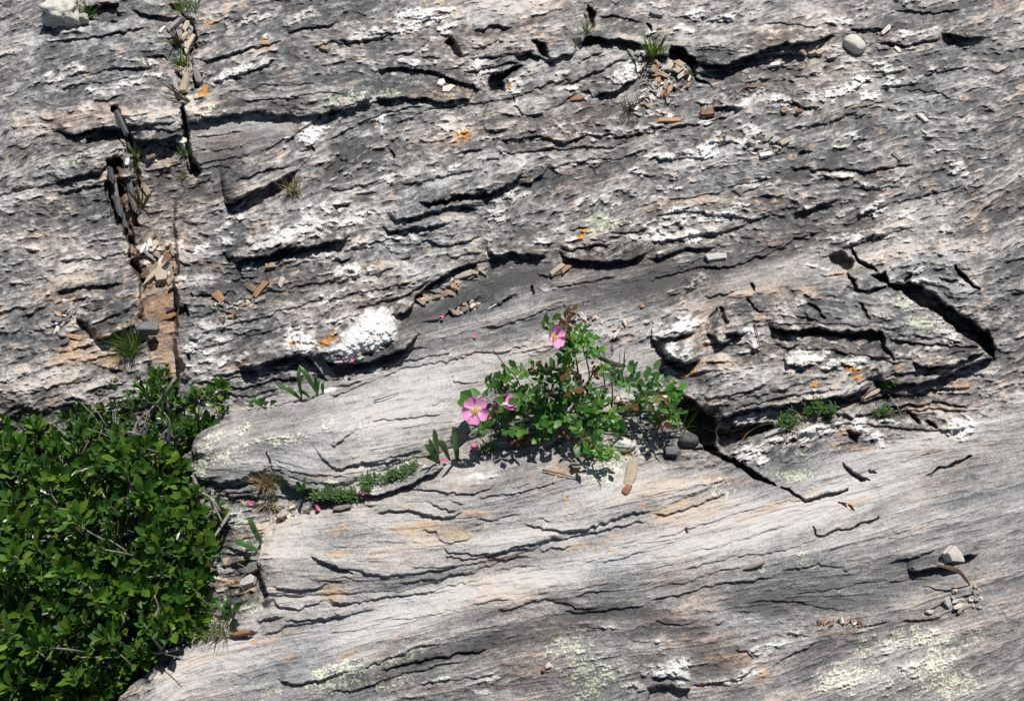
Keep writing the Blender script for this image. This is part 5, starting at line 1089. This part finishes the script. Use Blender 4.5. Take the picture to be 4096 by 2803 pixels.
def broad(t, blades, label, m_=None, name='broad_leaf_plant', w_=.010, cat='plant', group=None):
    """blades: list of base x,y, tip x,y, height of tip above rock, width factor"""
    o = MB(); base = at(t, blades[0][0], blades[0][1], 0)
    for b_ in blades:
        x0, y0, x1, y1, hz, wf = b_
        p = at(t, x0, y0, -.004); q = at(t, x1, y1, hz) if hz is not None else at(t, x1, y1, .02)
        mid = (p+q)/2+Vector((0, 0, .25*(q-p).length))
        ps = curve_pts([p, mid, q], 5); n2 = len(ps)-1
        ax = (q-p).normalized(); sd_ = ax.cross(cam_dir(p)+Vector((.3, 0, .2))).normalized(); vs = []; nr = ax.cross(sd_)
        for i, c in enumerate(ps):
            tt = i/n2; wk = w_*wf*.5*(math.sin(math.pi*min(1, tt*.93+.05)**1.1)**.8)+.0004
            vs += [c-sd_*wk, c-nr*wk*.35, c+sd_*wk]
        fs = []
        for i in range(n2): a = i*3; fs += [(a, a+1, a+4, a+3), (a+1, a+2, a+5, a+4)]
        o.add(vs, fs)
    ob = o.build(name, m_ or M_blade, origin=base); return tag(ob, label, cat, group)
broad('R',[(110,1270,70,1030,.10,1.1),(200,1275,95,1115,.07,1.3),(250,1270,232,1015,.10,1.2),(120,1300,0,1150,.05,1.4),(120,1300,0,1240,.03,1.2),(90,1290,30,1100,.06,.8),(262,1270,262,1180,.04,.7)],'plant with upright lance shaped green leaves left of the rose')
broad('4',[(1780,1230,1760,1000,.09,.8),(1900,1210,1760,990,.09,.9),(1780,1235,1600,1130,.05,1.),(1890,1200,1880,1040,.07,.7),(1890,1200,1910,1080,.05,.6),(1840,1220,1760,1170,.04,.7),(1930,1195,1930,1090,.04,.7)],'plant with arched reddish green leaves behind the upper rim of the pale slab')
broad('7',[(1340,590,1258,420,.08,1.),(1345,590,1300,520,.05,1.1),(1320,640,1160,570,.04,1.3),(1330,590,1345,540,.03,.6)],'single plant with one tall narrow green leaf at the left end of the lower slab')
broad('7',[(1160,1050,1100,910,.05,.8),(1160,1050,1250,950,.05,1.),(1150,1060,1050,950,.04,.9),(1160,1060,1210,1000,.05,1.),(1150,1060,1130,930,.06,.9),(1140,1070,1120,1010,.04,1.2),(1190,1110,1180,1070,.02,.6)],'low plant with dark pointed leaves right of the shrub')
broad('4',[(1500,1275,1430,1230,.03,1.1),(1500,1275,1510,1220,.04,1.1),(1500,1275,1470,1260,.02,1.),(1560,1275,1600,1240,.03,.9),(1520,1278,1540,1245,.03,.9),(1440,1280,1400,1270,.02,1.)],'small bright green leaves peeping over the top rim of the pale slab')
broad('R',[(1660,560,1620,490,.04,1.3),(1665,560,1680,490,.04,1.2),(1665,560,1640,520,.03,1.)],'tiny green sprig standing above the right rose branch')
broad('7',[(1610,280,1560,200,.03,.8),(1615,280,1600,215,.03,.8),(1620,280,1630,160,.05,.5),(1610,270,1560,250,.02,.6)],'small upright sprig on the layered ledge right of the straw tuft')
broad('9',[(2035,862,1800,722,.03,.75)],'brown curled dry leaf arching at the right edge',plain('dry_leaf',(.05,.025,.015),(.14,.07,.04),90),'dry_leaf',.010,'leaf')
broad('7',[(1250,690,1235,665,.015,1.),(1255,690,1270,670,.015,1.)],'tiny bright seedling between shrub and lower slab')
def mat_strip(t, line, n_, label, seed, hh_=.02):
    """low creeping plant along a crack"""
    r = random.Random(seed); p = P(t, line); o = MB(); b0 = None
    for k in range(n_):
        i = r.randrange(len(p)-1); tt = r.random(); u, v = p[i]*(1-tt)+p[i+1]*tt; u += r.uniform(-14, 14); v += r.uniform(-12, 10)
        q = Vector(pt(u, v, hmax(u, v, 20)-.004)); b0 = b0 or q
        top = q+Vector((r.uniform(-.012, .012), r.uniform(-.01, .01), r.uniform(.4, 1)*hh_)); o.tube([q, top], [.0007, .0005], 3, 1)
        for j in range(7):
            c = q.lerp(top, .3+.1*j); a = j*2.4
            put_leaf(o, c, Vector((math.cos(a), math.sin(a), .7)), r.uniform(.008, .013), .0032, r, .6)
    ob = o.build('creeping_plant', [M_blade, M_gstem], origin=b0); return tag(ob, label, 'plant')
mat_strip('8','-60,335 0,305 60,300 130,300 190,315',90,'bright green creeping mat in the crack under the pale slab',1)
mat_strip('8','260,240 280,200 275,260',22,'small green sprig in the crack right of the creeping mat',2,.03)
mat_strip('8','360,200 420,180 470,170 540,130 575,110',30,'thin line of tiny green plants further up the same crack',3,.022)
mat_strip('6','900,1410 960,1430 990,1370',24,'leftmost tiny green sprig under the big dark overhang',4,.03)
mat_strip('6','1110,1360 1150,1310 1160,1340',24,'tallest green sprig under the big dark overhang',5,.04)
mat_strip('6','1250,1330 1270,1360',16,'small green sprig right of the tallest one under the overhang',6,.035)
mat_strip('6','1620,1345 1660,1330',12,'tiny green sprig on the rusty ledge at the right',7,.02)
mat_strip('6','1660,1160 1680,1150',12,'tiny green sprig under the far right overhang',8,.025)

# ---- twigs lying about
def twig(t, pts, label, rad=.0015, m_=None, hz=.006, name='dead_twig', cat='twig'):
    ps = [at(t, x, y, hz*(1 if 0 < i < len(pts)-1 else .4)) for i, (x, y) in enumerate(pts)]
    o = MB(); o.tube(curve_pts(ps, 5), rad, 5); ob = o.build(name, m_ or M_bark, origin=ps[0]); return tag(ob, label, cat)
twig('6',[(740,690),(765,800),(780,880),(800,975)],'thin reddish twig lying across the right rock block',.0016)
twig('5',[(345,1243),(430,1215),(525,1187)],'short dark twig on the pale slab',.0016)
twig('8',[(1380,125),(1500,150),(1620,185)],'brown twig pointing into the shadow under the rose',.002)
twig('6',[(1680,1190),(1740,1270),(1780,1350),(1790,1390)],'thin pale root hanging over the rusty ledge',.0012,M_twig)
twig('6',[(980,1295),(1060,1340),(1090,1400)],'thin pale stalk left of the sprigs under the overhang',.001,M_twig)
twig('6',[(1070,1245),(1100,1290),(1120,1330)],'thin pale stalk above the tallest sprig',.001,M_twig)
twig('6',[(630,1545),(700,1460),(800,1410),(890,1400)],'brown arched root in front of the dark overhang',.0013)
twig('6',[(1490,1250),(1540,1180),(1620,1160),(1760,1190),(1880,1195)],'long brown root along the right overhang',.0016)
twig('6',[(980,1580),(1120,1500),(1300,1420),(1480,1370)],'thin curling root on the quartz vein',.0011,M_twig)
twig('3',[(1920,965),(2080,975),(2260,960)],'thin dark twig near the right edge',.0013)
twig('7',[(930,710),(1050,760),(1130,850)],'pale grass stalk arching out of the shrub',.0009,M_dry,.03,'grass_stalk','stalk')
twig('7',[(1180,710),(1250,760),(1200,830),(1240,900),(1310,980)],'looping pale stalk left of the lower slab',.0009,M_dry,.02,'grass_stalk','stalk')
twig('7',[(830,1025),(930,1020),(1110,1045)],'white horizontal stalk in front of the shrub',.0009,M_dry,.04,'grass_stalk','stalk')
twig('5',[(2030,830),(2035,900),(1990,915),(1960,890)],'curled reddish dead stem right of the rose top',.0014)
twig('R',[(1380,430),(1470,480),(1600,520)],'weathered grey stick lying right of the tall rose stems',.005,M_twig,.006)
twig('2',[(835,675),(838,715)],'tiny pale straw under the long ledge',.0007,M_dry)
twig('6',[(370,470),(410,435),(455,420)],'small bent straw on the right block',.001,M_dry)
twig('R',[(1690,950),(1740,1020),(1780,1140)],'bare brown stem hanging under the right rose branch',.0014)

# ---- the wild rose
def rose():
    r = random.Random(5); base = surf('R', 1010, 1020); root = empty('wild_rose_bush', base)
    tag(root, 'wild rose bush with pink flowers rooted in a crevice at the centre', 'rose bush')
    fol = MB(); st = MB()
    def A(x, y, z): return at('R', x, y, z)
    def comp(c, d, n_, L, mi, up=UPV):                   # a compound leaf of n leaflets
        d = Vector(d).normalized(); M = frame(d, up); Lr = L*2.2
        st.tube([c, c+d*Lr*.5, c+d*Lr], [.0007, .0006, .0004], 3, 1)
        prs = (n_-1)//2
        for k in range(prs):
            q = c+d*Lr*(.42+.5*k/max(1, prs-.2)); s_ = L*(.82+.18*k/max(prs-1, 1))*r.uniform(.9, 1.1)
            for sg in (-1, 1):
                put_leaf(fol, q, M @ Vector((sg*.8, .65, r.uniform(-.35, .45))), s_, s_*r.uniform(.44, .54), r, .5, sg*r.uniform(-.2, .6), mi, 1, .18, up=up)
        put_leaf(fol, c+d*Lr, d+Vector((0, 0, r.uniform(-.15, .1))), L*1.1, L*.62, r, .55, 0, mi, 1, .18, up=up)
    cl = [(530,620,.07,45,0,3),(610,560,.09,40,0,2),(650,690,.08,55,0,4),(560,690,.07,45,2,2),(800,600,.11,45,0,3),(820,560,.12,25,3,1),(900,580,.11,40,0,3),(1060,600,.12,60,0,5),(1000,600,.12,40,0,3),(920,640,.10,45,0,3),(870,700,.09,55,0,4),(760,740,.09,50,0,4),(830,800,.08,55,0,4),(680,800,.08,40,0,3),
          (980,760,.09,55,0,4),(1120,650,.11,40,2,3),(1130,720,.10,50,0,4),(1080,760,.10,50,0,4),(1200,740,.09,45,0,3),(730,880,.06,55,0,4),(560,970,.05,40,0,2),(670,1040,.05,35,0,2),(435,1020,.04,24,0,2),(430,1050,.04,25,0,1),(860,930,.06,60,0,4),(960,980,.05,70,0,6),(1060,900,.06,70,0,6),(1000,1050,.03,45,0,3),(1130,980,.05,50,0,4),(900,850,.07,50,0,4),(960,860,.07,50,0,4),
          (1270,720,.08,35,3,2),(1290,770,.08,45,0,3),(1380,830,.08,45,0,3),(1240,890,.08,55,0,4),(1350,890,.08,60,0,5),(1450,920,.08,50,2,4),(1400,990,.07,55,0,4),(1300,1000,.07,60,0,5),(1200,1030,.06,55,0,4),(1400,1090,.07,50,2,4),(1340,1150,.07,50,0,4),(1240,1180,.06,60,0,4),(1450,1190,.05,50,0,3),(1400,1220,.06,50,2,4),(1540,1040,.04,40,0,1),(1110,1090,.04,40,3,2),
          (1140,480,.14,25,2,3),(1130,390,.16,25,2,2),(1160,540,.12,25,2,3),(1180,590,.11,25,0,2),(1150,430,.15,25,2,2),(1120,335,.18,30,0,3),(1190,235,.20,30,2,3),(1150,270,.19,30,0,3),(1130,190,.21,20,3,2),(1130,130,.22,8,3,1),(1105,225,.20,22,3,2),(945,205,.19,12,0,1),(1160,320,.17,30,0,2),(1080,400,.15,25,0,2),(1280,285,.16,30,2,4),(1290,330,.15,35,2,3),(1250,370,.14,30,2,3),(1320,420,.13,25,2,2),(1370,400,.13,25,0,2),(1290,460,.12,22,2,2),(1200,285,.17,20,2,2),
          (1370,540,.10,30,3,2),(1410,540,.10,25,0,1),(1350,600,.09,35,3,2),(1250,640,.09,25,3,1),(1600,690,.06,45,0,3),(1660,660,.07,40,0,3),(1780,640,.08,45,0,3),(1700,740,.07,50,0,3),(1750,810,.06,50,0,4),(1620,830,.05,35,0,1),(1850,770,.07,40,0,3),(1900,750,.08,45,0,3),(1900,840,.07,45,0,3),(1970,820,.08,30,2,2),(2010,895,.07,35,0,2),(1950,940,.06,45,0,3),(1860,980,.05,45,0,3),(1800,960,.05,40,0,3),(1680,880,.05,35,0,1),(1990,860,.07,30,0,2),
          (1240,830,.08,45,0,3),(620,920,.06,40,0,3),(790,990,.05,45,0,3),(650,620,.08,35,0,2),(1320,830,.08,40,0,3),(470,760,.07,30,0,2),(520,930,.05,20,0,1)]
    for x, y, z, sp_, mi, n_ in cl:
        for k in range(max(1, round(n_*.62))):
            c = A(x+r.uniform(-1, 1)*sp_, y+r.uniform(-1, 1)*sp_*.8, z*r.uniform(.7, 1.1))
            a = r.uniform(0, 6.28); el = r.uniform(.1, .8)
            d = Vector((math.cos(a)*math.cos(el), math.sin(a)*math.cos(el)-.1, math.sin(el)+.25)).normalized()
            L = .0195*r.uniform(.8, 1.25)*(.72 if mi in (2, 3) else 1)
            up_ = (UPV+cam_dir(c)*.7+Vector((r.uniform(-.7, .7), r.uniform(-.7, .7), 0))).normalized()
            m_i = mi if mi != 0 or r.random() > .08 else r.choice([2, 3])
            m_i = {0: 0, 2: 1, 3: 2}[m_i]
            comp(c-d*L*1.2, d, r.choice([5, 5, 7]) if L > .013 else 5, L, m_i, up_)
    # three big leaflets above the open flower
    c = A(385, 800, .07)
    for tx, ty in ((285, 735), (375, 695), (270, 815)):
        q = A(tx, ty, .075); put_leaf(fol, c, q-c, (q-c).length*1.05, .027, r, .55, 0, 0, 1, .15, up=cam_dir(c)+UPV*.3)
    bs = Vector(base)
    paths = [[(1010,1020,-.01),(1150,900,.03),(1232,700,.06),(1215,560,.10),(1190,420,.15),(1160,330,.18),(1130,230,.21),(1125,110,.225)],[(1010,1020,-.01),(1200,880,.03),(1300,640,.08),(1290,500,.11),(1260,400,.14),(1285,290,.17)],
             [(1010,1020,-.01),(900,900,.05),(790,750,.08),(720,610,.10),(620,500,.13),(540,390,.16)],[(1010,1020,-.01),(800,920,.04),(650,910,.05),(520,880,.06),(400,880,.07)],[(1010,1020,-.01),(860,820,.06),(700,660,.08),(560,640,.08)],
             [(1010,1020,-.01),(1200,950,.03),(1450,890,.04),(1650,890,.05),(1740,840,.06),(1840,750,.08),(1915,650,.09)],[(1010,1020,-.01),(1200,1050,.04),(1330,1130,.06),(1400,1210,.06)],[(1010,1020,-.01),(960,800,.06),(1050,640,.11)],
             [(1240,900,.03),(1420,780,.05),(1425,640,.07),(1400,490,.11)],[(1480,900,.03),(1490,720,.06),(1470,560,.09)],[(1400,860,.03),(1490,800,.05),(1520,770,.05)],[(1650,890,.04),(1850,890,.06),(1990,930,.06)],[(1740,840,.06),(1760,740,.07),(1780,620,.08)],
             [(1160,330,.18),(1080,230,.20),(1030,250,.19)],[(640,840,.07),(620,790,.08)],[(1250,760,.05),(1330,590,.09),(1370,520,.10)],[(1450,960,.02),(1560,930,.03),(1700,990,.03)]]
    for i, q in enumerate(paths):
        pl = [A(*a) for a in q]; st.tube(curve_pts(pl, 5), [.0026-.0019*k/(5*(len(pl)-1)) for k in range(5*(len(pl)-1)+1)], 6, 0 if i in (2, 8, 9, 10, 5, 16) else 1)
    fo = fol.build('foliage', [M_rose, M_rose_y, M_rose_r], root, base); so_ = st.build('stem', [M_bark, M_gstem], root, base)
    # flowers
    def flower(x, y, z, rad, facing, label, petals=5, close=.15, sta=1):
        c = A(x, y, z); M = frame(Vector((0, 0, 1)).cross(facing) if abs(facing.z) < .95 else Vector((0, 1, 0)), facing); f_ = Vector(facing).normalized()
        X_ = f_.cross(Vector((0, 0, 1))); X_ = X_.normalized() if X_.length > .05 else Vector((1, 0, 0)); Y_ = f_.cross(X_)
        fl = bpy.data.objects.new('flower', None)
        vs = []; fs = []; pv = []
        m = MB()
        nu, nw = 7, 7
        cols = []
        for k in range(petals):
            a0 = 2*math.pi*k/5+.35+r.uniform(-.06, .06); cu = close+r.uniform(-.05, .08); k0 = len(m.v); vv_ = []
            for i in range(nu):
                t = i/(nu-1)
                for j in range(nw):
                    s_ = j/(nw-1)*2-1
                    half = .63*math.sin(min(1, t*1.08)*math.pi*.5)**.9*(1-.10*t)
                    notch = .09*max(0, 1-abs(s_)*3)*(t > .9)
                    rr_ = rad*(.06+.94*t)*(1-.24*abs(s_)**2.6*t-notch)
                    an = a0+s_*(.66 if petals == 5 else .75)*min(1, .45+t*1.1)
                    zz = rad*(cu*t**1.6*1.1+.10*abs(s_)**2*t+.035*math.sin(s_*5+k*2)*t+.02*(k % 2))
                    q_ = c+X_*math.cos(an)*rr_+Y_*math.sin(an)*rr_+f_*zz
                    vv_.append(q_); cols.append(t)
            ff = [(i*nw+j, i*nw+j+1, (i+1)*nw+j+1, (i+1)*nw+j) for i in range(nu-1) for j in range(nw-1)]
            m.add(vv_, ff)
        o = m.build('flower', M_petal, root, base); at_ = o.data.attributes.new('petal', 'FLOAT', 'POINT'); at_.data.foreach_set('value', cols)
        if label: o['label'] = label
        if sta:
            s2_ = MB()
            for k in range(46):
                a = r.uniform(0, 6.28); rr_ = rad*r.uniform(.05, .30); q_ = c+X_*math.cos(a)*rr_+Y_*math.sin(a)*rr_+f_*rad*r.uniform(.12, .22)
                s2_.tube([c+f_*.001, q_], [.0003, .0003], 3)
                b_ = .0011; s2_.add([q_+X_*b_, q_+Y_*b_, q_-X_*b_, q_-Y_*b_, q_+f_*b_, q_-f_*b_], [(0,1,4),(1,2,4),(2,3,4),(3,0,4),(1,0,5),(2,1,5),(3,2,5),(0,3,5)])
            ring = [c+X_*math.cos(a*.785)*rad*.1+Y_*math.sin(a*.785)*rad*.1+f_*rad*.10 for a in range(8)]+[c+f_*rad*.17]
            s2_.add(ring, [(a, (a+1) % 8, 8) for a in range(8)])
            s2_.build('stamens', M_stamen, o, base).parent = o
            bpy.data.objects[o.name].children[0].location = (0, 0, 0) if False else bpy.data.objects[o.name].children[0].location
        return o
    cd = cam_dir(A(400, 880, .07))
    flower(400, 880, .092, .0280, (cd+Vector((-.1, 0, .1))).normalized(), 'wide open pink flower facing the viewer', 5, .12)
    flower(1018, 296, .215, .0235, (cd*.62+Vector((.62, .05, .05))).normalized(), 'pink flower turned to the right at the top of the bush', 5, .38)
    flower(612, 815, .08, .0215, (cd*.2+Vector((.9, .1, .55))).normalized(), 'half open pale pink flower', 3, .75, 0)
    # buds and sepals
    mb_ = plain('red_bud', (.25, .03, .03), (.30, .12, .06), 90)
    for x, y, z, s_ in ((880,570,.11,.006),(840,550,.12,.005),(945,560,.11,.006),(655,680,.09,.006),(1265,700,.09,.008),(1000,725,.10,.008),(550,860,.07,.009),(1290,665,.08,.006),(1135,1095,.05,.006),(1380,540,.10,.006),(1330,500,.11,.005)):
        c = A(x, y, z); bd = MB(); d = Vector((r.uniform(-.4, .4), r.uniform(-.3, .3), 1)).normalized(); bd.tube([c-d*s_, c-d*s_*.4, c+d*s_*.3, c+d*s_*1.3, c+d*s_*2], [s_*.2, s_*.5, s_*.5, s_*.3, s_*.05], 7); bd.build('bud', mb_, root, base)
    return root
rose()
def petal_bit(t, x, y, s_, label):
    r = random.Random(int(x)); c = at(t, x, y, .004); m = MB(); vs = []; nu = 5
    ax = Vector((r.uniform(-1, 1), r.uniform(-1, 1), .3)).normalized(); sd_ = ax.cross(UPV).normalized()
    for i in range(nu):
        tt = i/(nu-1)-.5
        for j in range(5):
            w_ = (j/4-.5)*math.cos(tt*2.4); vs.append(c+ax*tt*s_+sd_*w_*s_+Vector((0, 0, .35*s_*(w_*w_*4+tt*tt*2)+.1*s_*math.sin(i*2+j))))
    m.add(vs, [(i*5+j, i*5+j+1, (i+1)*5+j+1, (i+1)*5+j) for i in range(nu-1) for j in range(4)])
    tag(m.build('fallen_petal', M_magenta, origin=c), label, 'petal')
petal_bit('R',395,1175,.016,'crumpled magenta petal on the rock left under the rose')
petal_bit('R',140,133,.009,'tiny magenta petal by the gravel streak')
petal_bit('R',398,287,.008,'tiny pink petal on the bare grey slab')
petal_bit('R',650,1105,.010,'pink petal in the shade under the rose')
petal_bit('R',728,1138,.010,'magenta petal on dry leaves under the rose')
petal_bit('R',160,1280,.010,'pale pink petal at the foot of the lance leaved plant')
petal_bit('R',520,935,.012,'pink petal caught below the open flower')
petal_bit('7',1275,338,.009,'tiny violet petal left of the dry hanging grass')
petal_bit('7',1700,370,.014,'curled salmon petal in the notch under the pale slab')
petal_bit('8',240,270,.014,'faded pink petal beside the creeping mat')
petal_bit('5',195,955,.009,'violet petal in the shade below the white quartz knob')
def dead_leaves(t, x, y, n_, label, seed):
    r = random.Random(seed); c0 = at(t, x, y, 0); m = MB()
    for k in range(n_):
        c = at(t, x+r.uniform(-75, 75), y+r.uniform(-50, 50), r.uniform(.002, .012)); put_leaf(m, c, Vector((r.uniform(-1, 1), r.uniform(-1, 1), r.uniform(-.2, .5))), .014, .009, r, .55, r.uniform(-1, 1), 0, 1, .6, .5)
    return tag(m.build('dry_leaf_litter', plain('dead_leaf', (.06, .025, .012), (.20, .10, .05), 120), origin=c0), label, 'leaf litter', None, 'stuff')
dead_leaves('R', 760, 1090, 34, 'curled brown dead leaves under the left part of the rose', 1)
